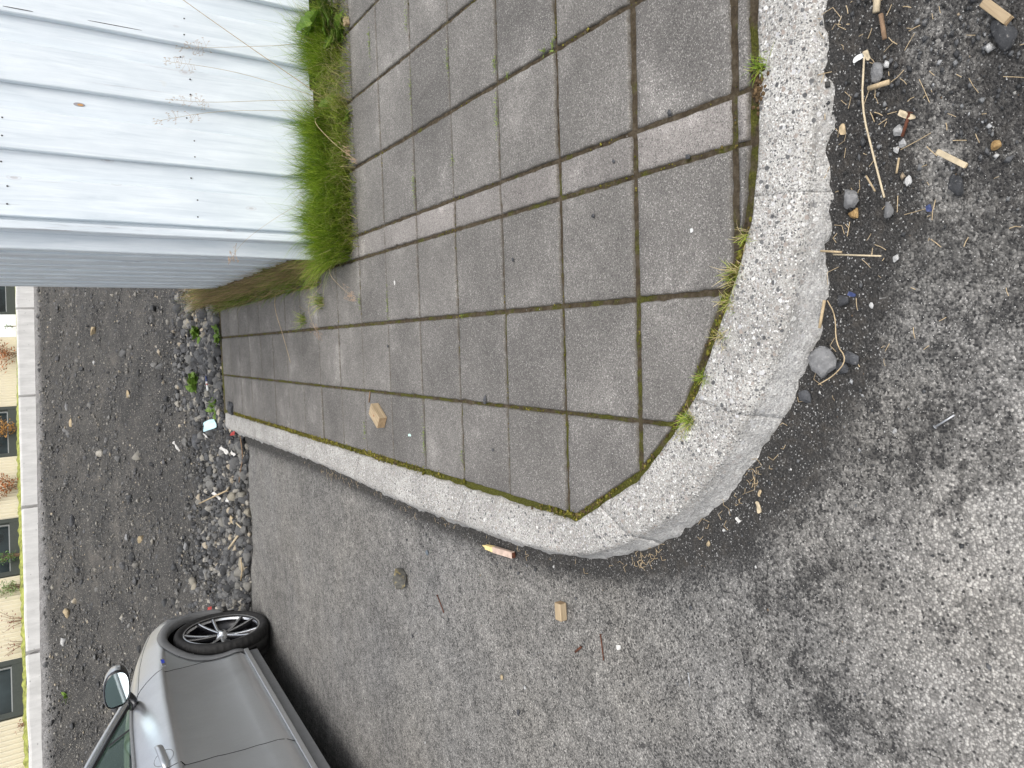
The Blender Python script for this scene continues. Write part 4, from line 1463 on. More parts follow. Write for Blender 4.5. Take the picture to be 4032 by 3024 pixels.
# scattered stones on the upper bank
for _ in range(1500):
    x = r5.uniform(-5.2, 1.6)
    t_ = r5.random()
    y = float(yedge(x) + (yband(x) - yedge(x)) * (.12 + .85 * t_))
    rad = .012 * math.exp(r5.normal(.25, .5))
    cand.append((x, y, min(rad, .09), 9))
cand.sort(key=lambda c: -c[2] / (math.hypot(c[0] + .09, c[1] + 1.3)))
FIX_T = [(-0.9025, 5.6822, 0.0865), (-0.5782, 4.8736, -0.0363)]
gV, gF, gC = [], [], []
pal = np.array([(.045, .046, .048), (.062, .064, .067), (.085, .086, .089), (.115, .115, .114), (.15, .148, .142), (.19, .182, .165), (.25, .235, .205), (.30, .26, .2)])
pw = np.array([.16, .2, .2, .16, .12, .08, .05, .03]); pw /= pw.sum()
n_ind = 0
for (x, y, rad, d) in cand:
    if any(math.hypot(x - f[0], y - f[1]) < .10 + rad * .3 for f in FIX_T): continue
    z = float(zterr(x, y)) + fine[0, 0] * 0
    lift = rad * (.20 if d < 3 else .10) + (.012 if d < .5 and r5.random() < .4 else 0)
    rot = (r5.normal(0, .35), r5.normal(0, .35), r5.uniform(0, 6.28))
    if n_ind < 290:
        k = int(r5.integers(12))
        o = link('stone', rock_me[k], None, loc=(x, y, z + lift), rot=rot, scale=(rad, rad * r5.uniform(.8, 1.1), rad * r5.uniform(.75, 1.05)))
        where = ('rock heap behind the far end of the pavement' if x > -.62 else 'rock heap just past the end of the kerb' if x > -1.45 else 'rock strip along the far edge of the asphalt' if x > -2.3 else 'loose rock in front of the parked car')
        if d < 3: tag(o, ('bigger' if rad > .033 else 'small') + ' loose stone in the ' + where, 'stone', 'stones of the ' + where)
        else: tag(o, 'single pale stone lying loose on the upper dirt slope', 'stone', 'stones scattered over the dirt slope')
        n_ind += 1
    else:
        V, F = shapes[int(r5.integers(12))]
        R_ = np.array(Matrix.Rotation(rot[2], 3, 'Z') @ Matrix.Rotation(rot[0], 3, 'X') @ Matrix.Rotation(rot[1], 3, 'Y'))
        gF.append(F + len(V) * len(gV))
        gV.append((V * rad) @ R_.T + np.array([x, y, z + lift]))
        gC.append(np.repeat(pal[r5.choice(8, p=pw)][None], len(V), 0) * r5.uniform(.8, 1.25))
# fines of the bank
Vs4, Fs4 = np.array([(1, 0, 0), (0, 1, 0), (-1, 0, 0), (0, -1, 0), (0, 0, .8), (0, 0, -.6)]), np.array([(0,1,4),(1,2,4),(2,3,4),(3,0,4),(1,0,5),(2,1,5),(3,2,5),(0,3,5)])
me = fast_mesh('rubble', np.vstack(gV), np.vstack(gF)); add_color(me, 'col', np.vstack(gC))
tag(link('rubble', me, M['rock_mass']), 'small dark rubble filling the gaps of the rock heap', 'rubble', kind='stuff')

def scatter_small(name, pts, rads, cols, mat, label, cat, flat=.7, seed=3):
    r = np.random.default_rng(seed)
    n = len(pts)
    base = Vs4[None] * (1 + .35 * r.normal(size=(n, 6, 1)).clip(-1, 1))
    a = r.uniform(0, 6.28, n); c, s = np.cos(a), np.sin(a)
    X = base[..., 0] * c[:, None] - base[..., 1] * s[:, None]
    Y = base[..., 0] * s[:, None] + base[..., 1] * c[:, None]
    st = r.uniform(.6, 1.0, n)
    V = np.stack([X * rads[:, None], Y * (rads * st)[:, None], base[..., 2] * (rads * flat)[:, None]], -1) + np.asarray(pts)[:, None, :]
    F = (Fs4[None] + 6 * np.arange(n)[:, None, None]).reshape(-1, 3)
    me = fast_mesh(name, V.reshape(-1, 3), F)
    add_color(me, 'col', np.repeat(cols, 6, 0))
    return tag(link(name, me, M[mat]), label, cat, kind='stuff')
n = 26000
x = r5.uniform(-5.2, 1.4, n); tq = r5.random(n) ** 1.5
y = yedge(x) + (yband(x) - yedge(x)) * (.02 + .95 * tq)
rads = .0045 * np.exp(r5.normal(.35, .5, n)) * (1 + .7 * tq)
scatter_small('bank_gravel', np.stack([x, y, zterr(x, y) + rads * .3], 1), rads, pal[r5.choice(8, n, p=[0, .12, .22, .24, .18, .12, .08, .04])] * r5.uniform(.7, 1.3, (n, 1)), 'rock_mass',
              'fine gravel strewn over the dark dirt bank', 'gravel')

# grit on the asphalt against the kerb
def kdist(x, y): return seg_dist(x, y, kout[::6])
n = 90000
x = r5.uniform(-1.6, 1.05, n); y = r5.uniform(-1.35, 4.3, n)
ok = (y < -.3) | (x < -.75) | ((x < -.2) & (y < -.1))
inside = clip_inside(x, y)
ok &= ~inside
x, y = x[ok], y[ok]
d = kdist(x, y)
okk = (d > .004)
rt = sstep(-.25, .35, x) * (y < -.2)
prob = np.exp(-(d / (.05 + .05 * (y < .3) + .10 * rt)) ** 2) * .9 + rt * .34 * np.exp(-(d / .50) ** 2) + .02
nn_ = np.array([mnoise.noise(Vector((a * 7, b * 7, 5))) for a, b in zip(x, y)])
keep = okk & (r5.random(len(x)) < prob * (.75 + 1.2 * nn_))
x, y, rt = x[keep], y[keep], rt[keep]
n = len(x)
rads = .0012 * np.exp(r5.normal(.15, .45, n)) * (1 + .9 * rt * (r5.random(n) < .25))
gpal = np.array([(.02, .02, .02), (.035, .035, .034), (.06, .058, .055), (.10, .10, .098), (.18, .178, .17), (.30, .295, .28), (.62, .61, .59), (.16, .11, .07)])
gw = np.array([.24, .26, .2, .12, .08, .05, .025, .025]); gw /= gw.sum()
scatter_small('grit', np.stack([x, y, zas(x, y) + rads * .3], 1), rads, gpal[r5.choice(8, n, p=gw)], 'rock_mass', 'dark sandy grit swept against the kerb on the asphalt', 'grit')
# loose chippings, larger and paler, on the right and out on the road
n = 9000
x = r5.uniform(-1.7, 1.05, n * 4); y = r5.uniform(-1.4, 1.6, n * 4)
ok = (~clip_inside(x, y)) & ((y < -.3) | (x < -.80) | ((x < -.2) & (y < -.12)))
x, y = x[ok], y[ok]; d = kdist(x, y)
p = .03 + .95 * sstep(.10, .22, d) * np.exp(-((d - .3) / .35) ** 2) * sstep(.0, .5, x) * (y < -.2) + .18 * np.exp(-(d / .1) ** 2)
kp = (r5.random(len(x)) < p) & (d > .012)
x, y = x[kp], y[kp]; n = len(x)
rads = .0025 * np.exp(r5.normal(.1, .42, n)) * (1 + .9 * sstep(.25, .6, x) * (y < -.3) * r5.random(n))
cpal = np.array([(.06, .062, .065), (.11, .113, .118), (.20, .205, .21), (.33, .335, .34), (.55, .55, .54), (.30, .24, .17)])
scatter_small('chippings', np.stack([x, y, zas(x, y) + rads * .35], 1), rads, cpal[r5.choice(6, n, p=[.40, .32, .15, .07, .04, .02])], 'rock_mass', 'loose grey stone chippings scattered over the asphalt', 'gravel', seed=8)
n = 420
x = r5.uniform(.15, 1.0, n); y = r5.uniform(-1.0, -.55, n)
rads = .0052 * np.exp(r5.normal(.0, .32, n))
scatter_small('road_stones', np.stack([x, y, zas(x, y) + rads * .25], 1), rads, cpal[r5.choice(6, n, p=[.42, .34, .14, .06, .02, .02])], 'rock_mass', 'dark angular road stones loose on the gravelly asphalt right of the kerb', 'gravel', seed=18)
# dust-size bits on the pavers
n = 900
x = r5.uniform(-.58, 1.9, n); y = r5.uniform(-.33, 3.6, n)
ok = clip_inside(x, y) & ~((x > .36) & (y > 1.85))
x, y = x[ok], y[ok]; n = len(x)
rads = .0011 * np.exp(r5.normal(0, .4, n))
scatter_small('paver_grit', np.stack([x, y, .0012 + rads * .4], 1), rads, cpal[r5.choice(6, n, p=[.2, .1, .1, .2, .35, .05])], 'rock_mass', 'tiny bits of stone lying on the grey pavers', 'grit', seed=9)

# single stones one can point at
def stone(xy, rad, mat, label, z=None, seed=0, asp=(1, .8, .7), rotz=0.0, name='stone', sub=3, cuts=12, group=None):
    V, F = rock_shape(100 + seed, sub, cuts)
    V = V * np.array(asp) * rad
    me = fast_mesh(name, V, F); me.materials.append(M[mat])
    if z is None:
        z = (0.001 if bool(clip_inside(np.array(xy[0]), np.array(xy[1]))) and xy[1] > -.36 else float(zas(*xy[:2]))) if len(xy) == 2 else xy[2]
    o = link(name, me, None, loc=(xy[0], xy[1], z - V[:, 2].min() * .86), rot=(0, 0, rotz))
    return tag(o, label, 'stone', group)
stone((-1.1414, 1.6019), 0.0600, 'lichen_rock', 'rough dark stone with a yellow patch alone on the asphalt', seed=1, asp=(.8, 1.0, .75), rotz=1.3)
stone((-0.9633, 1.3606), 0.0148, 'blue_grey_rock', 'small blue grey stone on the asphalt beside the rough yellow patched one', seed=2)
stone((-0.1533, -0.4565), 0.0350, 'grey_rock', 'angular pale grey stone touching the kerb at the bend', seed=3, asp=(1, .85, .7), rotz=.6)
stone((-0.1435, -0.5161), 0.0210, 'dark_rock', 'dark stone with splinters farther from the kerb, right of two others', seed=4)
stone((-0.1618, -0.4924), 0.0200, 'dark_rock', 'flat dark stone wedged between two bigger stones by the kerb', seed=5, asp=(1, .8, .5))
stone((-0.0335, -0.5056), 0.0205, 'dark_rock', 'dark bluish stone inside the loop of a thin root', seed=6)
stone((-0.2208, -0.4151), 0.0156, 'dark_rock', 'dark square stone under the kerb edge at the bend', seed=7, asp=(1, .9, .5))
stone((0.1509, -0.5368), 0.0197, 'grey_rock', 'rough light grey stone beside the ochre lump', seed=8)
stone((0.1250, -0.5331), 0.0139, 'ochre_foam', 'ochre yellow crumbly lump on the dark grit near the kerb', seed=9, asp=(1, .85, .6), name='ochre_lump')
stone((0.3575, -0.5932), 0.0213, 'grey_rock', 'long grey stone lying beside the bent straw', seed=10, asp=(1, .6, .6), rotz=.1)
stone((0.1211, -0.5989), 0.0156, 'grey_rock', 'rounded speckled grey stone beyond the foot of the long straw', seed=11)
stone((0.2507, -0.6268), 0.0123, 'white_stone', 'largest white pebble on the grit beside the rusty screw', seed=12)
stone((0.2291, -0.6300), 0.0082, 'white_stone', 'middle one of three white pebbles in a row on the grit', seed=13)
stone((0.2200, -0.6192), 0.0082, 'white_stone', 'last of three white pebbles in a row, nearest the straw', seed=14)
stone((0.1637, -0.6330), 0.0115, 'white_stone', 'pale pebble past the end of the long bent straw', seed=15)
stone((0.0362, -0.6061), 0.0082, 'white_stone', 'white pebble at the tip of the flat straw lying square to the kerb', seed=16)
stone((-0.0455, -0.5534), 0.0066, 'white_stone', 'round white pebble beside the dark bluish stone', seed=17)
stone((-0.2768, -0.5965), 0.0057, 'white_stone', 'white pebble on bare asphalt near the shiny nail', seed=18)
stone((0.1906, -0.7724), 0.0098, 'ochre_foam', 'smooth orange pebble at the right border of the picture', seed=19, cuts=3)
stone((0.3501, -0.7894), 0.0279, 'dark_rock', 'big dark rock in the top right corner beside the wood chunk', seed=20)
stone((0.1376, -0.7149), 0.0213, 'dark_rock', 'dark lump of stone below the short peeled stick', seed=21)
stone((-0.5865, -0.1506), 0.0082, 'tan_rock', 'pale olive pebble on the asphalt below the kerb bend', seed=22, cuts=3)
stone((-1.2842, 0.8037), 0.0107, 'tan_rock', 'flat greenish pebble on open asphalt left of the white one', seed=23, cuts=4)
stone((-1.2630, 0.6563), 0.0082, 'white_stone', 'white pebble alone on open asphalt', seed=24)
stone((-1.8321, 1.4549), 0.0074, 'white_stone', 'cream pebble on the asphalt near the bottom border', seed=25, cuts=3)
stone((-1.3678, 0.7024), 0.0131, 'dark_rock', 'dark crumb of stone on the asphalt below the white pebble', seed=26, asp=(1, .7, .5))
stone((-1.3848, 1.5420), 0.0098, 'dark_rock', 'small dark stone on the asphalt nearest the car door', seed=27)
stone((-0.8738, 0.6743), 0.0082, 'dark_rock', 'small dark pebble below the broken yellow tipped stake', seed=28)
stone((-0.7607, -0.0926), 0.0074, 'dark_rock', 'small black pebble on the asphalt below the bend', seed=29)
stone((-0.2829, 0.7270), .020, 'dark_rock', 'largest black crumb on the pavers, lying on a joint', seed=30, asp=(.5, 1, .5), rotz=1.4)
stone((0.1581, 0.5340), .009, 'dark_rock', 'black crumb in the middle of a paver left of the narrow paver row', seed=31)
stone((0.4130, -0.1247), .009, 'dark_rock', 'black crumb on the joint at the top of the narrow paver row', seed=32)
stone((0.3055, -0.1765), .009, 'dark_rock', 'black crumb on the lower joint of the narrow paver row', seed=33)
stone((0.3484, 0.0675), .006, 'dark_rock', 'tiny black crumb on a pale narrow paver', seed=34)
stone((0.2275, 0.1516), .008, 'dark_rock', 'black crumb just below the narrow paver row', seed=35)
stone((-0.4491, 0.6912), .006, 'dark_rock', 'tiny black crumb on a paver near the straight kerb', seed=36)
stone((-0.0990, 1.5049), .008, 'dark_rock', 'black crumb on a far paver above the timber block', seed=37)
big = (-0.9025, 5.6822, 0.0865)
stone((big[0], big[1], big[2] - .03), .105, 'dark_rock', 'biggest grey rock in the heap behind the end of the kerb', seed=40, asp=(1, .8, .7), rotz=.5)
cap = (-0.5569, 4.5451)
stone((cap[0], cap[1], -.01), .062, 'dark_rock', 'black rock sitting on the far end of the kerb', seed=41, asp=(1, .9, .75))
for i, (px_, lab, rad, mt) in enumerate([((0.2149, 9.8084, 0.5882), 'tan topped boulder high on the dark slope near the board wall', .085, 'tan_rock'),
        ((-0.2112, 9.9079, 0.6166), 'pale stone of a close pair on the slope', .045, 'white_stone'), ((-1.0881, 10.7961, 0.8958), 'round tan boulder high on the slope below the low wall', .075, 'tan_rock'),
        ((-0.8641, 11.0939, 0.9272), 'pale blocky stone high on the slope beside a round tan boulder', .07, 'grey_rock'), ((-0.5781, 7.8648, 0.4060), 'pointed buff stone halfway up the slope', .06, 'tan_rock'),
        ((-2.3373, 9.9318, 0.9837), 'dark tapered boulder high on the slope with a pale stone on top', .09, 'dark_rock'), ((-3.3960, 9.3807, 1.1210), 'oval tan boulder on the slope above the car bonnet', .085, 'tan_rock'),
        ((-3.7468, 9.2848, 1.1859), 'white faced stone on the slope above the wheel', .07, 'white_stone'), ((-2.2480, 8.0132, 0.5144), 'light grey stone beside a pale one midway up the slope', .055, 'grey_rock'),
        ((-2.1904, 7.5860, 0.3986), 'pale stone midway up the slope beside a light grey one', .055, 'tan_rock'), ((-1.5163, 4.9364, -0.0417), 'tan capped stone at the edge of the asphalt', .05, 'tan_rock'),
        ((-2.0042, 6.2287, 0.1326), 'light grey cobble among smaller stones left of the wheel', .05, 'grey_rock'), ((-3.6437, 8.0967, 0.7184), 'cream stone on the slope right behind the car bonnet', .04, 'white_stone')]):
    stone((px_[0], px_[1], px_[2] - .015), rad, mt, lab, seed=60 + i)

# ------------------------------------------------------------------ grass
def blades(n, bx, by, bz, h, az, lean, w, cols, seed=1, seg=5, droop=.5):
    """arrays -> one mesh of tapered ribbons"""
    r = np.random.default_rng(seed)
    t = np.linspace(0, 1, seg + 1)
    dirv = np.stack([np.cos(az), np.sin(az)], 1)
    tw = az + math.pi / 2 + r.normal(0, .6, n)
    side = np.stack([np.cos(tw), np.sin(tw)], 1)
    out = lean[:, None] * h[:, None] * (t[None] ** 1.6)
    up = h[:, None] * (t[None] - droop * lean[:, None] * t[None] ** 2.4 * .75)
    wid = w[:, None] * (1 - t[None] ** 1.5) * .5 + .00012
    wig = r.normal(0, .012, (n, 1)) * np.sin(t * 3)[None]
    cx = bx[:, None] + dirv[:, :1] * out + side[:, :1] * wig * h[:, None] * 4
    cy = by[:, None] + dirv[:, 1:] * out + side[:, 1:] * wig * h[:, None] * 4
    cz = np.maximum(bz[:, None] + up, .003 + 0 * up)
    L = np.stack([cx + side[:, :1] * wid, cy + side[:, 1:] * wid, cz], -1)
    R_ = np.stack([cx - side[:, :1] * wid, cy - side[:, 1:] * wid, cz], -1)
    V = np.stack([L, R_], 2).reshape(n, -1, 3)
    k = np.arange(seg)
    f = np.stack([2*k, 2*k+1, 2*k+3, 2*k+2], 1)
    F = (f[None] + (2 * (seg + 1)) * np.arange(n)[:, None, None]).reshape(-1, 4)
    me = fast_mesh('grass', V.reshape(-1, 3), F, True)
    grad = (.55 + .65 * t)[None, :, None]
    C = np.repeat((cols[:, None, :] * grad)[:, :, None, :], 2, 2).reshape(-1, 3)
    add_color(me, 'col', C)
    return me
green = np.array([(.085, .16, .012), (.165, .28, .020), (.26, .37, .034), (.37, .45, .06), (.42, .40, .13), (.54, .45, .24)])
def pick(r, n, p): return green[r.choice(6, n, p=p)] * r.uniform(.8, 1.25, (n, 1))
rg = np.random.default_rng(21)
parts = []
def tuft(n, xr, yr, hr, azc, azs, leanr, wr, p, z=0.0, ypow=1.0):
    bx = rg.uniform(*xr, n); by = yr[0] + (yr[1] - yr[0]) * rg.random(n) ** ypow
    h = rg.uniform(*hr, n) * (1 + .55 * np.array([mnoise.noise(Vector((a * 9, b * 9, 1))) for a, b in zip(bx, by)]))
    parts.append((bx, by, np.full(n, z), h, rg.normal(azc, azs, n), rg.uniform(*leanr, n), rg.uniform(*wr, n), pick(rg, n, p)))
A_ = -math.pi / 2                                                # towards the viewer
tuft(4600, (.36, .98), (2.16, 1.95), (.12, .26), A_, .8, (.15, .75), (.0016, .0034), [.28, .34, .24, .10, .03, .01])
tuft(2200, (.30, .72), (2.14, 1.86), (.12, .27), A_ - .6, .8, (.35, 1.0), (.0016, .0032), [.16, .28, .28, .2, .06, .02])
tuft(2600, (.36, 1.02), (2.06, 1.84), (.06, .13), A_, .9, (.4, 1.0), (.0014, .003), [.16, .24, .26, .18, .10, .06])
tuft(1600, (.34, 1.7), (1.93, 1.77), (.025, .09), A_, 1.2, (.5, 1.1), (.0012, .0024), [.05, .1, .2, .25, .22, .18])
tuft(750, (.98, 1.24), (2.15, 1.88), (.06, .17), A_, 1.2, (.2, .9), (.0012, .0026), [.1, .16, .2, .18, .2, .16])
tuft(1900, (1.19, 1.46), (2.16, 1.90), (.10, .22), A_, .8, (.15, .7), (.0016, .003), [.22, .34, .26, .12, .04, .02])
tuft(2200, (1.62, 2.7), (2.15, 1.93), (.08, .19), A_, .8, (.15, .8), (.0016, .003), [.2, .3, .26, .14, .06, .04])
tuft(900, (1.6, 2.7), (2.0, 1.80), (.03, .09), A_, 1.2, (.4, 1.1), (.0012, .0026), [.08, .14, .22, .22, .2, .14])
tuft(600, (1.5, 2.2), (2.15, 1.88), (.04, .10), A_, 1.0, (.3, .9), (.0014, .003), [.14, .22, .26, .2, .12, .06])
tuft(220, (.38, 1.5), (2.13, 1.96), (.22, .36), A_ + .3, .9, (.25, .7), (.0011, .0018), [.2, .3, .3, .15, .05, 0])
tuft(480, (.30, 1.5), (2.05, 1.82), (.10, .22), A_ - .2, .9, (.8, 1.3), (.0008, .0016), [0, 0, .1, .2, .3, .4])
cat_ = [np.concatenate([p[i] for p in parts]) for i in range(8)]
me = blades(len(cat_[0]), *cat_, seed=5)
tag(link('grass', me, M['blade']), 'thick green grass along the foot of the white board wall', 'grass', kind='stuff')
parts = []
tuft(2200, (.29, .385), (2.1, 3.2), (.07, .17), math.pi, .9, (.2, .8), (.0014, .003), [.16, .24, .24, .16, .12, .08], ypow=1.2)
tuft(4200, (.22, .378), (2.3, 4.9), (.04, .13), math.pi, 1.2, (.2, 1.0), (.0016, .0036), [.22, .30, .26, .14, .05, .03])
tuft(1300, (.28, .372), (2.2, 4.8), (.13, .25), math.pi * .85, .8, (.15, .5), (.0010, .0018), [0, .05, .1, .15, .40, .30])
tuft(1200, (.28, .50), (4.5, 5.6), (.10, .26), math.pi, 1.5, (.2, .8), (.0016, .0034), [.06, .12, .2, .2, .24, .18])
cat_ = [np.concatenate([p[i] for p in parts]) for i in range(8)]
dry_ = cat_[7][:, 0] > .22
cat_[7][dry_] = np.array([(.30, .22, .11)]) * rg.uniform(.4, 1.7, (int(dry_.sum()), 1))
cat_[7][~dry_] *= .95
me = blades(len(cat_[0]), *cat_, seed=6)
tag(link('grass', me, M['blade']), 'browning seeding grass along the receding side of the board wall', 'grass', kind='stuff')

# tall dry seed stalks in front of the boards
def stalk(pts, label, head=.16, seed=0, rad=.0013):
    r = np.random.default_rng(seed)
    P = [np.array(p) for p in pts]
    b = P[0]
    o = tag(empty('grass_stalk', tuple(b)), label, 'grass stalk')
    Q = chaikin(np.array([p - b for p in P])[:, :], 2)
    MB().tube([tuple(q) for q in Q], list(np.linspace(rad, rad * .45, len(Q))), 5).build('stem', M['straw'], o, True)
    if head > 0:
        mb = MB()
        L = np.linalg.norm(np.diff(Q, axis=0), axis=1).sum()
        tip = Q[-1]; d = Q[-1] - Q[-4]; d /= np.linalg.norm(d)
        for k in range(26):
            t = r.random()
            p = tip - d * head * t
            a = r.uniform(0, 6.28)
            e = np.array([math.cos(a) * .03, math.sin(a) * .012, r.uniform(-.012, .02)]) * (.4 + t)
            q = p + e
            mb.tube([tuple(p), tuple(q)], [.0004, .0004], 3, False)
            mb.tube([tuple(q - d * .005), tuple(q), tuple(q + d * .009 + np.array([0, 0, -.004]))], [.0004, .0011, .0003], 4, False)
        mb.build('seed_head', plain('seed_brown', (.36, .25, .17), .8) if 'seed_brown' not in M else M['seed_brown'], o)
stalk([(1.0738, 2.0600, 0.0151), (1.2264, 2.0900, 0.2827), (1.4230, 2.1200, 0.6195), (1.4907, 2.1200, 0.7345)], 'thick dry stalk slanting up to the right across the boards', 0, 1, .0022)
stalk([(1.0807, 2.0800, 0.0079), (1.1498, 2.1200, 0.3357), (1.1634, 2.1350, 0.5279), (1.1539, 2.1350, 0.7125)], 'dry seed stalk bending left below the slanting stalk', .15, 2)
stalk([(1.0773, 2.0700, 0.0115), (1.0466, 2.1100, 0.2869), (1.0028, 2.1300, 0.5375), (0.9923, 2.1300, 0.7123)], 'upright dry seed stalk in the middle of the sparse grass', .18, 3)
stalk([(1.0236, 2.0700, 0.0141), (1.0089, 2.1100, 0.2311), (0.9742, 2.1300, 0.5072), (0.8883, 2.1300, 0.7674)], 'dry seed stalk with the widest drooping head', .2, 4)
stalk([(1.3711, 2.0700, -0.0152), (1.3207, 2.1200, 0.1653), (1.2644, 2.1350, 0.4367), (1.2173, 2.1350, 0.6590)], 'thin reddish stalk beside the dandelion leaves', .14, 5)
stalk([(0.5910, 2.0500, 0.1517), (0.4976, 2.0400, 0.2994), (0.3787, 2.0200, 0.4547), (0.2910, 2.0000, 0.5118)], 'fine stalk arching left across the corner of the board wall', .06, 6, .0008)
stalk([(.98, 2.0, .02), (.93, 1.9, .16), (.80, 1.79, .10), (.72, 1.73, .02)], 'pale straw drooping over the grass onto the pavers', .08, 7, .0016)
stalk([(.33, 1.98, .02), (.25, 1.9, .12), (.16, 1.84, .06), (.12, 1.82, .015)], 'pale straw drooping from the grass at the wall corner', .06, 8, .0011)
stalk([(.24, 3.1, .02), (.14, 3.0, .06), (-.02, 2.95, .03), (-.18, 2.9, .01)], 'long pale stem lying across the far pavers', 0, 9, .0024)
stalk([(.22, 2.25, .02), (.12, 2.2, .12), (.02, 2.25, .08), (-.05, 2.3, .02)], 'dry seed stalk hanging over the pavers beside the wall corner', .08, 10, .0010)

# broad-leaved weeds
def leaf_mesh(L, W, teeth=7, curl=.4, seed=0):
    r = np.random.default_rng(seed)
    n = 16
    V = []
    for i in range(n + 1):
        t = i / n
        w = W * (math.sin(math.pi * min(1, t ** .8 * 1.02)) ** .8) * (.25 + .75 * sstep(0, .35, t)) * (1 + .18 * math.sin(t * teeth * 6.28))
        w = max(float(w), .002 if t < .97 else .0004)
        x = L * t; z = L * (.55 * t - curl * t * t)
        for k, c in enumerate((-1, -.5, 0, .5, 1)):
            V.append((x, c * w, z + .22 * abs(c) * w + .0025 * math.sin(t * 30 + k)))
    return new_mesh('leaf', V, [tuple(f) for f in grid_faces(n + 1, 5)], True)
def weed(xy, label, n, L, seed, W=.2, up=(.1, .9), az=None, z=0.0, mat='weed_leaf', name='dandelion'):
    r = np.random.default_rng(seed)
    o = tag(empty(name, (xy[0], xy[1], z)), label, 'weed')
    for k in range(n):
        l = L * r.uniform(.6, 1.15)
        a = r.uniform(0, 6.28) if az is None else r.normal(*az)
        me = leaf_mesh(l, l * W * r.uniform(.8, 1.2), int(r.integers(5, 9)), r.uniform(.2, .6), seed * 31 + k)
        jt = .03 if name == 'leafy_weed' else .006
        link('leaf', me, M[mat], o, loc=(r.normal(0, jt), r.normal(0, jt), .004), rot=(r.normal(0, .25), -r.uniform(*up), a))
    return o
weed((1.4210, 1.9333), 'leafy dandelion at the foot of the boards in the top corner of the grass', 20, .19, 1, .19, (.1, 1.1), (-1.9, 1.2))
weed((1.3038, 1.8598), 'smaller dandelion with rounded leaves beside the top green tuft', 13, .11, 2, .3, (0, .7))
weed((1.06, 2.0), 'weed with one long smooth leaf between the two green tufts', 5, .085, 3, .30, (0, .7))
o = weed((1.02, 2.02), 'single long plantain leaf standing against the boards', 1, .19, 4, .17, (.45, .5), (-2.7, .05))
weed((.93, 1.84), 'small round leaved weed at the grass edge on the pavers', 6, .05, 5, .36, (0, .4))
w1 = (-0.3844, 5.6327, 0.0516); w2 = (0.0831, 5.5391, 0.0274); w3 = (0.0057, 5.0865, -0.0127); w4 = (-0.5521, 5.1132, -0.0080)
weed(w1[:2], 'pale green leafy weed among the rocks behind the pavement', 34, .10, 6, .30, (.1, 1.1), z=w1[2], name='leafy_weed')
weed(w2[:2], 'dark green weed round a grey rock beside the brown grass', 30, .09, 7, .3, (.1, 1.1), z=w2[2], name='leafy_weed')
weed((.02, 4.86), 'low green weed at the far end of the pavement joint', 22, .07, 8, .3, (.1, 1.0), name='leafy_weed')
weed(w4[:2], 'thin yellowish weed beside the black rock at the kerb end', 14, .10, 9, .25, (.2, 1.1), z=w4[2], name='leafy_weed')
sl = (-4.2539, 8.8256, 1.1934)
weed(sl[:2], 'tiny yellow green sprout alone on the upper slope', 6, .09, 10, .2, (.2, 1), z=sl[2], name='leafy_weed')

def small_tuft(xy, label, n, h, seed, p, spread=.012, z=-.004):
    r = np.random.default_rng(seed)
    me = blades(n, r.normal(0, spread, n), r.normal(0, spread, n), np.zeros(n) + .003, r.uniform(h * .5, h, n), r.uniform(0, 6.28, n), r.uniform(.3, 1.1, n),
                r.uniform(.0010, .0020, n), pick(r, n, p), seed=seed)
    return tag(link('grass_tuft', me, M['blade'], loc=(xy[0], xy[1], z)), label, 'grass tuft')
GP = [.1, .2, .3, .2, .12, .08]; DP = [0, .03, .1, .2, .32, .35]
small_tuft((-0.2832, -0.1669), 'round tuft of half dry grass in the kerb joint at the bend', 130, .040, 1, [.05, .15, .25, .2, .2, .15], .009)
small_tuft((-0.1855, -0.2129), 'little green tuft beside a crack in the kerb', 45, .036, 2, GP, .007)
small_tuft((0.4363, -0.3713), 'bright green tuft in the soil between kerb and cut paver', 70, .040, 3, [.1, .25, .35, .2, .08, .02], .008)
small_tuft((-0.0954, -0.2618), 'dry wispy tuft in the joint along the curving kerb', 40, .040, 4, DP, .012)
small_tuft((-0.0204, -0.2828), 'mossy dry tuft where a paver joint meets the curved kerb', 60, .030, 5, DP, .012)
small_tuft((0.0320, -0.2955), 'straw coloured tuft in the kerb joint near the loose roots', 60, .042, 6, DP, .012)
small_tuft((0.1094, -0.3290), 'thin yellowed tuft at the top of the curved joint', 40, .034, 7, DP, .010)
small_tuft((-0.3126, -0.1454), 'short yellow tuft at the tip of the cut paver', 30, .026, 8, DP, .009)
small_tuft((.06, 2.62), 'feathery green tuft in the far joint of the pavers', 90, .085, 9, GP, .02)
small_tuft((.14, 2.32), 'grassy tuft hanging over the joint near the wall corner', 110, .11, 10, GP, .02)

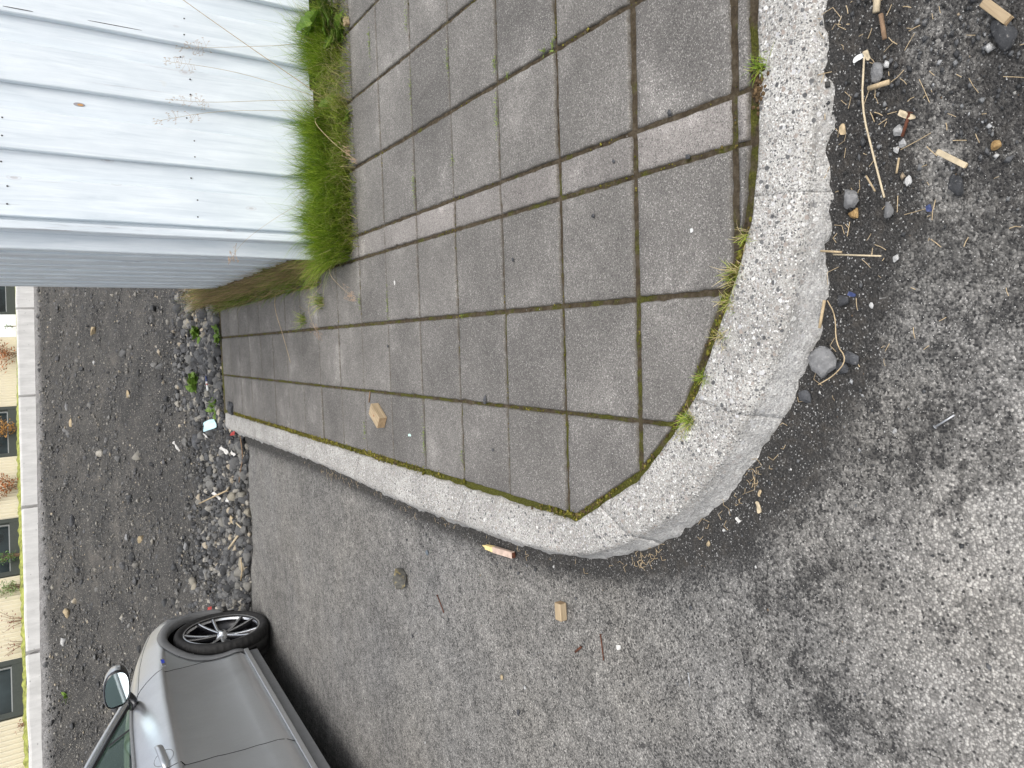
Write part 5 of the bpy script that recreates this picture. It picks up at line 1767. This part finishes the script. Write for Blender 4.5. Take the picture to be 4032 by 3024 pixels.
# soil mound and moss in the joints
def lumps(name, P, rad, cols, label, cat, mat='moss_cushion', flat=.55, seed=0):
    r = np.random.default_rng(seed)
    V0, F0 = ico(1)
    n = len(P)
    V = V0[None] * (1 + .22 * r.normal(size=(n, len(V0), 1))) * np.stack([rad, rad * r.uniform(.7, 1.1, n), rad * flat], 1)[:, None, :] + P[:, None, :]
    F = (F0[None] + len(V0) * np.arange(n)[:, None, None]).reshape(-1, 3)
    me = fast_mesh(name, V.reshape(-1, 3), F, True)
    add_color(me, 'col', np.repeat(cols, len(V0), 0))
    return tag(link(name, me, M[mat]), label, cat, kind='stuff')
rm = np.random.default_rng(77)
P, R_, Cc = [], [], []
mp = np.array([(.075, .072, .012), (.12, .112, .02), (.18, .16, .035), (.10, .078, .028), (.07, .052, .028)])
for i in range(5200):                                             # along the straight kerb
    y = rm.uniform(.27, 4.5)
    dens = mnoise.noise(Vector((y * 2.2, 0, 3))) + .05 + .55 * float(sstep(.8, 2.2, y))
    if rm.random() > dens: continue
    P.append((-.590 + rm.normal(0, .007), y, -.004 + rm.uniform(0, .006))); R_.append(.0026 * math.exp(rm.normal(.2, .45))); Cc.append(mp[rm.choice(5, p=[.2, .3, .25, .15, .1])])
ch = resample(KIN[1:9], .004)
for i in range(700):                                              # round the bend
    q = ch[rm.integers(len(ch))]
    if rm.random() > mnoise.noise(Vector((q[0] * 9, q[1] * 9, 1))) + .3: continue
    P.append((q[0] + .010 + rm.normal(0, .004), q[1] + .008 + rm.normal(0, .004), -.006)); R_.append(.003 * math.exp(rm.normal(.1, .4))); Cc.append(mp[rm.choice(5, p=[.12, .18, .15, .25, .3])])
for i in range(5200):                                             # in the joints between pavers
    if rm.random() < .5:
        x = qx[rm.integers(1, 8)]; y = rm.uniform(-.32, 3.2); x += rm.normal(0, .003)
    else:
        x = rm.uniform(-.56, 1.9); y = py_[rm.integers(1, 13)] + rm.normal(0, .0022)
    if not bool(clip_inside(np.array(x), np.array(y))) or (x > .36 and y > 1.85): continue
    if rm.random() > mnoise.noise(Vector((x * 5, y * 5, 9))) * 1.3 + .02: continue
    P.append((x, y, -.005)); R_.append(.0022 * math.exp(rm.normal(.1, .35))); Cc.append(mp[rm.choice(5, p=[.22, .25, .15, .2, .18])])
lumps('moss', np.array(P), np.array(R_), np.array(Cc), 'yellow green moss cushions in the paver and kerb joints', 'moss')
# bright sprigs growing out of the cross joints
n = 0
bx, by, hh, col = [], [], [], []
for (cx, cy, L, k) in [(*(1.1665, 1.5662), .10, 60), (*(1.1282, 1.2080), .08, 40), (*(0.8576, 1.1935), .09, 40), (*(0.8554, 0.9023), .09, 45), (*(0.7653, 0.6045), .03, 30), (*(0.6033, 0.6028), .09, 50), (*(0.7106, 0.3059), .03, 30),
                       (*(0.7053, 0.5362), .02, 14), (*(0.5002, 1.2000), .09, 60), (*(0.5358, 0.8905), .03, 20), (*(0.0847, 1.4936), .09, 60), (*(0.1034, 1.8016), .05, 40), (*(-0.4643, 1.1981), .10, 70), (*(-0.4781, 1.8087), .06, 30),
                       (*(-0.4889, 0.8995), .05, 20), (*(-0.0016, 0.8640), .01, 12), (*(0.7113, 0.3473), .02, 20)]:
    for q in range(k):
        bx.append(cx + rm.normal(0, L * .4)); by.append(cy + rm.normal(0, .004)); hh.append(rm.uniform(.006, .018))
n = len(bx)
me = blades(n, np.array(bx), np.array(by), np.zeros(n) - .003, np.array(hh), rm.uniform(0, 6.28, n), rm.uniform(.3, 1.2, n), rm.uniform(.0018, .0036, n), np.array([(.22, .30, .06)]) * rm.uniform(.6, 1.3, (n, 1)), seed=12, seg=3)
tag(link('joint_weeds', me, M['blade']), 'tiny pale green sprigs growing in the cross joints of the pavers', 'weeds', kind='stuff')
mx_ = (0.3945, -0.3666)
P = np.array([(mx_[0] + rm.normal(0, .018), mx_[1] + rm.normal(0, .008), rm.uniform(-.006, .004)) for _ in range(160)])
lumps('soil_mound', P, np.full(160, .005), np.array([(.09, .06, .032)]) * rm.uniform(.6, 1.4, (160, 1)), 'brown crumbly soil heaped in the joint under the bright green tuft', 'soil', seed=4)

# ------------------------------------------------------------------ litter
def block(name, c, z, size, rotz, label, cat, mat='timber', end='timber_end', knot=False, tilt=(0, 0), ragged=0):
    L, W, H = size
    o = tag(empty(name, (c[0], c[1], z), (tilt[0], tilt[1], rotz)), label, cat)
    mb = MB(); mb.box((-L/2, -W/2, 0), (L/2, W/2, H), min(.0012, H * .1))
    V = np.array(mb.v)
    if ragged:
        rr = np.random.default_rng(5)
        V[:, 0] += rr.normal(0, ragged, len(V))
    link('wood', new_mesh('wood', V, mb.f), M[mat], o)
    for sx in (-1, 1):
        e = MB(); x0, x1 = sorted((sx * (L/2 + .0003), sx * (L/2 + .0009)))
        e.box((x0, -W/2 + .0012, .0012), (x1, W/2 - .0012, H - .0012))
        e.build('end_grain', M[end], o)
    if knot:
        V = [(math.cos(a) * .0055, math.sin(a) * .0045, H + .0004) for a in np.linspace(0, 6.28, 14)[:-1]]
        link('knot', new_mesh('knot', V, [tuple(range(13))]), M['knot'], o)
    return o
p, q = np.array((-0.3666, 1.6769)), np.array((-0.4547, 1.5419))
block('timber_block', (p + q) / 2 + np.array([.012, .0]), .001, (.105, .056, .036), math.atan2((q - p)[1], (q - p)[0]), 'pale timber block with a knot lying on the pavers', 'wood block', knot=True)
block('timber_block', (-0.9258, 0.4263), float(-.075) + .003, (.052, .030, .024), 1.50 + math.pi / 2 + .12, 'small pale wood block alone on the asphalt', 'wood block')
block('timber_block', (1.335, 1.79), .001, (.034, .026, .020), .3, 'tiny wood offcut at the edge of the grass on the pavers', 'wood block')
block('wood_chunk', np.array((0.3843, -0.7832)), float(-.02) + .006, (.052, .014, .008), math.atan2(*(np.array((0.3649, -0.7993)) - np.array((0.4062, -0.7644)))[::-1]), 'flat split piece of wood in the top right corner', 'wood piece', ragged=.003)
block('peeled_stick', np.array((0.1794, -0.7210)), -.012, (.054, .0085, .006), math.atan2(*(np.array((0.1647, -0.7409)) - np.array((0.1944, -0.7010)))[::-1]), 'short peeled stick on the gravel at the right', 'stick', mat='straw_pale', end='straw')
# broken stake with a yellow point
a, b = np.array((-0.8296, 0.9027)), np.array((-0.8140, 0.6907))
zst = -.072
st_ = tag(empty('broken_stake', (a[0], a[1], zst), (0, 0, math.atan2(*(b - a)[::-1]))), 'broken pinkish stake with a bright yellow splintered tip beside the kerb', 'stake')
Ls = float(np.linalg.norm(b - a))
mb = MB(); mb.box((Ls * .42, -.011, 0), (Ls, .011, .016), .0015); mb.build('shaft', M['timber_pink'], st_)
tipv = []
for x_, w_, h_ in ((0, .0015, .003), (.018, .0035, .007), (.030, .0055, .010), (.032, .0085, .013), (Ls * .42, .0108, .0157)):
    tipv += [(x_, -w_, .001), (x_, w_, .001), (x_, w_ * .8, h_), (x_, -w_ * .9, h_ * .9)]
F = [(i*4+k, i*4+(k+1) % 4, (i+1)*4+(k+1) % 4, (i+1)*4+k) for i in range(4) for k in range(4)] + [(3, 2, 1, 0), (16, 17, 18, 19)]
link('yellow_tip', new_mesh('yellow_tip', tipv, F), M['yellow_wood'], st_)
mb = MB(); mb.box((Ls + .0003, -.010, .001), (Ls + .004, .009, .014), .0015); mb.build('rotten_end', M['rust'], st_)

def rod(name, pts, rad, mat, label, cat, head=None, z=0.0):
    b = np.array(pts[0])
    o = tag(empty(name, (b[0], b[1], z)), label, cat)
    Q = [(p[0] - b[0], p[1] - b[1], (p[2] if len(p) > 2 else rad)) for p in pts]
    if len(Q) > 3: Q = [tuple(q) for q in chaikin(np.array(Q), 2)]
    MB().tube(Q, rad, 7).build('shaft', M[mat], o, True)
    if head:
        d = Vector(Q[0]) - Vector(Q[1]); d.normalize()
        MB().tube([tuple(Vector(Q[0]) + d * .0005), tuple(Vector(Q[0]) + d * .0018)], head, 10).build('head', M[mat], o)
    return o
rod('nail', [(-1.1255, 1.2837), (-1.1811, 1.2312)], .0022, 'rust', 'rusty nail on the asphalt beside the yellow patched stone', 'nail', .0045, -.074)
rod('nail', [(-0.2619, -0.6720), (-0.2396, -0.7024)], .0017, 'steel', 'shiny pale nail on the grey asphalt right of the bend', 'nail', .0038, -.066)
rod('screw', [(-0.9465, 0.2541), (-1.0170, 0.2426)], .0019, 'rust', 'thin grey screw lying on the asphalt by a white chip', 'screw', .0036, -.074)
o = rod('screw', [(0.2697, -0.6533), (0.2340, -0.6408)], .0028, 'rust', 'rusty brown screw on the grit beside white pebbles', 'screw', .005, -.014)
rod('nail', [(-0.9318, -0.0819), (-0.9636, -0.0861)], .0013, 'steel', 'small bent nail on the open asphalt near the bottom border', 'nail', .003, -.073)
rod('rust_flake', [(-1.0379, 0.3724), (-1.0125, 0.3434)], .0035, 'rust', 'small rusty flake on the asphalt near the small wood block', 'metal flake', None, -.074)
rod('twig', [(-0.2995, 1.7218), (-0.3497, 1.7394)], .0028, 'twig', 'little brown twig on the pavers beside the timber block', 'twig', None, .001)
zr = -.02
rod('straw', [(*(0.3876, -0.5756), .006), (*(0.3028, -0.5692), .004), (*(0.2143, -0.5914), .005), (*(0.1379, -0.6104), .004)], .0018, 'straw_pale', 'long bent pale straw lying along the kerb', 'straw', None, -.015)
rod('straw', [(0.4888, -0.5996), (0.4552, -0.5971)], .006, 'straw_pale', 'thick pale stem cut by the upper border right of the kerb', 'straw', None, -.015)
rod('straw', [(0.4493, -0.6046), (0.4054, -0.6114)], .004, 'twig', 'brown stem leading on from the thick pale stem', 'straw', None, -.014)
rod('straw', [(0.3310, -0.5830), (0.3309, -0.6200)], .0045, 'straw', 'short fat straw piece crossing the long bent straw', 'straw', None, -.014)
rod('straw', [(0.0613, -0.4858), (0.0539, -0.5286)], .0022, 'straw', 'brown straw touching the kerb, square to it', 'straw', None, -.018)
rod('straw', [(0.0516, -0.5110), (0.0386, -0.6019)], .0016, 'straw_pale', 'thin pale straw lying square to the kerb', 'straw', None, -.018)
rod('straw', [(-0.0314, -0.4870), (-0.0843, -0.4763)], .0030, 'straw', 'wood splinter inside the root loop by the kerb', 'splinter', None, -.028)
rod('root', [(*(-0.0327, -0.4918), .003), (*(-0.0610, -0.5090), .004), (*(-0.1147, -0.5085), .003), (*(-0.1439, -0.5337), .006), (*(-0.1745, -0.5059), .003), (*(-0.1938, -0.4710), .002)], .0011, 'straw', 'thin pale root curling round the stones by the kerb bend', 'root', None, -.03)
rod('straw', [(0.2004, -0.6351), (0.1753, -0.6309)], .0018, 'straw', 'thin straw standing free beside the pale pebbles', 'straw', None, -.014)
rod('straw', [(0.1819, -0.5769), (0.1521, -0.5934)], .0018, 'straw', 'straw pointing at the foot of the long bent straw', 'straw', None, -.014)
e1, e2, e3, e4 = (-0.7717, 4.4707, -0.0867), (-0.9391, 4.4602, -0.0927), (-1.0491, 4.5392, -0.0862), (-1.1542, 4.6271, -0.0757)
rod('twig', [(e1[0], e1[1], .03), (e2[0], e2[1], .02), (e3[0], e3[1], .03), (e4[0], e4[1], .025)], .0045, 'twig', 'curved dry twig along the far edge of the asphalt', 'twig', None, -.06)
e1, e2 = (-1.4451, 5.4476, 0.0342), (-1.2339, 4.7677, -0.0599)
rod('twig', [(e1[0], e1[1], e1[2] + .10), ((e1[0]+e2[0])/2, (e1[1]+e2[1])/2, (e1[2]+e2[2])/2 + .10), (e2[0], e2[1], e2[2] + .09)], .006, 'straw', 'dry stick lying on the rocks by white rubbish', 'stick')
e1, e2 = (-1.5039, 4.7413, -0.0695), (-1.5486, 4.6389, -0.0852)
rod('straw', [(e1[0], e1[1], e1[2] + .05), (e2[0], e2[1], e2[2] + .03)], .006, 'straw_pale', 'pale straw at the asphalt edge by the tan capped stone', 'straw')
e1, e2 = (-1.7545, 4.9320, -0.0484), (-1.6127, 4.7559, -0.0711)
rod('straw', [(e1[0], e1[1], e1[2] + .06), (e2[0], e2[1], e2[2] + .04)], .009, 'straw_pale', 'flat pale wood strip among the rocks at the asphalt edge', 'straw')
e1, e2, e3 = (-1.7906, 4.6932, -0.0832), (-1.8854, 4.6894, -0.0873), (-1.9820, 4.7380, -0.0836)
rod('straw', [(e1[0], e1[1], .03), (e2[0], e2[1], .025), (e3[0], e3[1], .03)], .005, 'straw', 'straw along the asphalt edge nearest the wheel', 'straw', None, -.06)
# straw litter on the grit
n = 0
mb = MB(); rs5 = np.random.default_rng(31)
while n < 230:
    x, y = rs5.uniform(-.35, 1.0), rs5.uniform(-.95, -.42)
    if bool(clip_inside(np.array(x), np.array(y))): continue
    d = float(kdist(np.array([x]), np.array([y]))[0])
    if d < .008 or rs5.random() > math.exp(-((d - .12) / .13) ** 2) * float(sstep(-.3, .3, x) * .9 + .1): continue
    a = rs5.normal(.2, 1.0); L = .007 * math.exp(rs5.normal(0, .55)); z = float(zas(x, y)) + .0025
    m_ = rs5.normal(0, L * .07, 2)
    mb.tube([(x - math.cos(a) * L, y - math.sin(a) * L, z), (x + m_[0], y + m_[1], z + .001), (x + math.cos(a) * L, y + math.sin(a) * L, z + rs5.uniform(0, .003))], .0004 + .0004 * rs5.random(), 4, False)
    n += 1
tag(mb.build('straw_litter', M['straw']), 'short bits of straw and roots strewn on the dark grit', 'straw', kind='stuff')
mb = MB(); n = 0
while n < 150:                                                    # dead grass against the outer foot of the bend
    i = rs5.integers(len(kout)); q = kout[i] + rs5.normal(0, .008, 2) + (kout[i] - kin[i]) / np.linalg.norm(kout[i] - kin[i]) * .018
    w_ = math.exp(-((q[0] + .70) / .05) ** 2) + math.exp(-((q[1] + .25) / .07) ** 2) * .7 * (q[0] < -.3) + .12
    if rs5.random() > w_ or q[1] > 3: continue
    a = rs5.uniform(0, 6.28); L = .012 * math.exp(rs5.normal(0, .4)); z = float(zas(*q)) + .003
    mb.tube([(q[0], q[1], z), (q[0] + math.cos(a) * L, q[1] + math.sin(a) * L, z + .004), (q[0] + math.cos(a + .6) * L * 1.7, q[1] + math.sin(a + .6) * L * 1.7, z + .002)], .0006, 4, False)
    n += 1
tag(mb.build('dead_grass', M['straw']), 'wisps of dead grass against the outer foot of the kerb bend', 'straw', kind='stuff')

def sheet(name, c, size, rotz, mat, label, cat, seed=0, crumple=.15, z=0.0, tilt=(0, 0)):
    """a bit of film, paper or bark: a bent thin sheet with an uneven outline"""
    r = np.random.default_rng(seed)
    n = 9
    L, W = size
    V = []
    for side in (1, -1):
        for i in range(n):
            for j in range(n):
                u_, v_ = i / (n - 1) * 2 - 1, j / (n - 1) * 2 - 1
                k = 1 - .16 * (abs(u_ * v_)) ** 1.5 + .08 * math.sin(3 * math.atan2(v_, u_) + seed)
                V.append((L / 2 * u_ * k, W / 2 * v_ * k, crumple * W * (math.sin(u_ * 3 + seed) * math.cos(v_ * 2.3 + seed) * .5 + .6) + side * .0005))
    F = [tuple(f) for f in grid_faces(n, n)] + [tuple(int(i) + n*n for i in f[::-1]) for f in grid_faces(n, n)]
    rim = [i * n for i in range(n)] + [(n-1)*n + j for j in range(1, n)] + [i*n + n-1 for i in range(n-2, -1, -1)] + [j for j in range(n-2, 0, -1)]
    F += [(a, b, b + n*n, a + n*n) for a, b in zip(rim, rim[1:] + rim[:1])]
    return tag(link(name, new_mesh(name, V, F, True), M[mat], loc=(c[0], c[1], z if len(c) < 3 else c[2] + z), rot=(tilt[0], tilt[1], rotz)), label, cat)
sheet('sticker', (-0.4599, 1.3304), (.010, .026), .05, 'mint_plastic', 'small mint coloured sticker on a paver below the timber block', 'sticker', 1, .02, .0012)
sheet('leaf_scrap', (0.3903, -0.5630), (.010, .020), .3, 'white_plastic', 'white torn scrap shaped like a fish on the dark grit', 'plastic scrap', 2, .1, -.013)
sheet('bark_flake', (0.2741, -0.5321), (.020, .012), .2, 'straw', 'brown leaf scrap close to the ragged kerb', 'leaf', 3, .15, -.014)
sheet('leaf_scrap', (0.2679, -0.6480), (.032, .010), 1.0, 'straw_pale', 'curled pale husk lying across the rusty screw', 'husk', 4, .3, -.012)
sheet('leaf_scrap', (0.3887, -0.5808), (.020, .009), .4, 'straw_pale', 'pale seed husk at the top of the long bent straw', 'husk', 5, .3, -.010)
sheet('paper_chip', (-0.9555, 0.1764), (.014, .020), .4, 'paper', 'white chip on the asphalt beside the thin screw', 'chip', 6, .15, -.073)
sheet('leaf_scrap', (-0.4732, -0.2971), (.026, .011), .3, 'straw_pale', 'pale curled bark flake on the dark grit below the bend', 'bark flake', 7, .3, -.072)
sheet('leaf_scrap', (-0.5126, -0.2409), (.014, .009), .9, 'paper', 'white fibre scrap on the dark grit below the bend', 'scrap', 8, .3, -.072)
sheet('leaf_scrap', (-0.4408, -0.3004), (.016, .007), -.3, 'straw', 'small tan flake close to the curved kerb foot', 'bark flake', 9, .3, -.071)
sheet('plastic_scrap', (0.1070, -0.6851), (.012, .009), .3, 'blue_plastic', 'tiny blue plastic scrap on the chippings', 'plastic scrap', 10, .2, -.012)
sheet('plastic_scrap', (-0.0242, -0.5392), (.016, .008), 1.2, 'blue_plastic', 'dark blue plastic scrap by the dark bluish stone', 'plastic scrap', 11, .2, -.03)
sheet('paper_chip', (0.1595, 1.4142), (.018, .012), .2, 'paper', 'white paper bit on the paver left of the wall corner', 'paper', 12, .1, .001)
sheet('paper_chip', (0.1424, -0.1820), (.009, .008), .2, 'white_plastic', 'white speck on the big paver under the narrow paver row', 'chip', 13, .1, .001)
bs = (-0.7304, 5.1257, -0.0049)
sheet('plastic_sheet', (bs[0], bs[1], bs[2] + .07), (.09, .13), .5, 'pale_blue_plastic', 'pale blue plastic sheet on the rocks at the kerb end', 'plastic sheet', 14, .12, 0, (.75, 0))
for px_, sz, lab, sd in (((-0.8239, 5.2275, 0.0255), (.14, .05), 'white torn wrapper beside the pale blue sheet', 15), ((-0.9976, 6.1308, 0.1219), (.05, .16), 'white crumpled strip on the biggest grey rock', 16),
                         ((-0.9053, 4.8387, -0.0432), (.08, .12), 'white crumpled paper among rocks at the asphalt edge', 17), ((-0.9187, 4.6560, -0.0674), (.05, .07), 'smaller white paper scrap nearest the asphalt edge', 18),
                         ((-1.3218, 5.0884, -0.0126), (.05, .14), 'white rag of plastic under the dry stick on the rocks', 19), ((-1.3334, 4.8695, -0.0470), (.05, .05), 'white scrap at the lower end of the dry stick', 20)):
    sheet('litter_scrap', (px_[0], px_[1], px_[2] + .055), (sz[0] * .7, sz[1] * .7), .3 * sd, 'paper', lab, 'litter', sd, .3, 0, (.5, .2))
rd = (-0.7638, 4.6441, -0.0671)
sheet('litter_scrap', (rd[0], rd[1], rd[2] + .05), (.03, .06), .3, 'red_plastic', 'red plastic scrap at the end of the kerb', 'litter', 22, .2, 0, (.4, 0))
rd = (-2.4234, 5.5150, 0.0313)
sheet('litter_scrap', (rd[0], rd[1], rd[2] + .05), (.03, .07), .3, 'red_plastic', 'faded red plastic scrap among stones in front of the wheel', 'litter', 23, .2, 0, (.4, 0))
lt = np.array((-0.3169, 5.2081, 0.0017)); l2 = np.array((-0.4878, 5.1254, -0.0057))
tb = tag(empty('printed_tube', (lt[0], lt[1], lt[2] + .06)), 'blue and white wrapper tube lying against the rocks behind the pavement', 'wrapper')
dv = (l2 - lt); dv[2] = .0
dv = dv / np.linalg.norm(dv)
for t0, t1, mt, nm in ((0, .05, 'blue_plastic', 'blue_end'), (.0502, .07, 'white_plastic', 'white_band'), (.0702, .083, 'red_plastic', 'red_band'), (.0832, .13, 'white_plastic', 'white_end')):
    MB().tube([tuple(dv * t0), tuple(dv * t1)], .008 if t0 < .08 else .010, 10).build(nm, M[mt], tb, True)
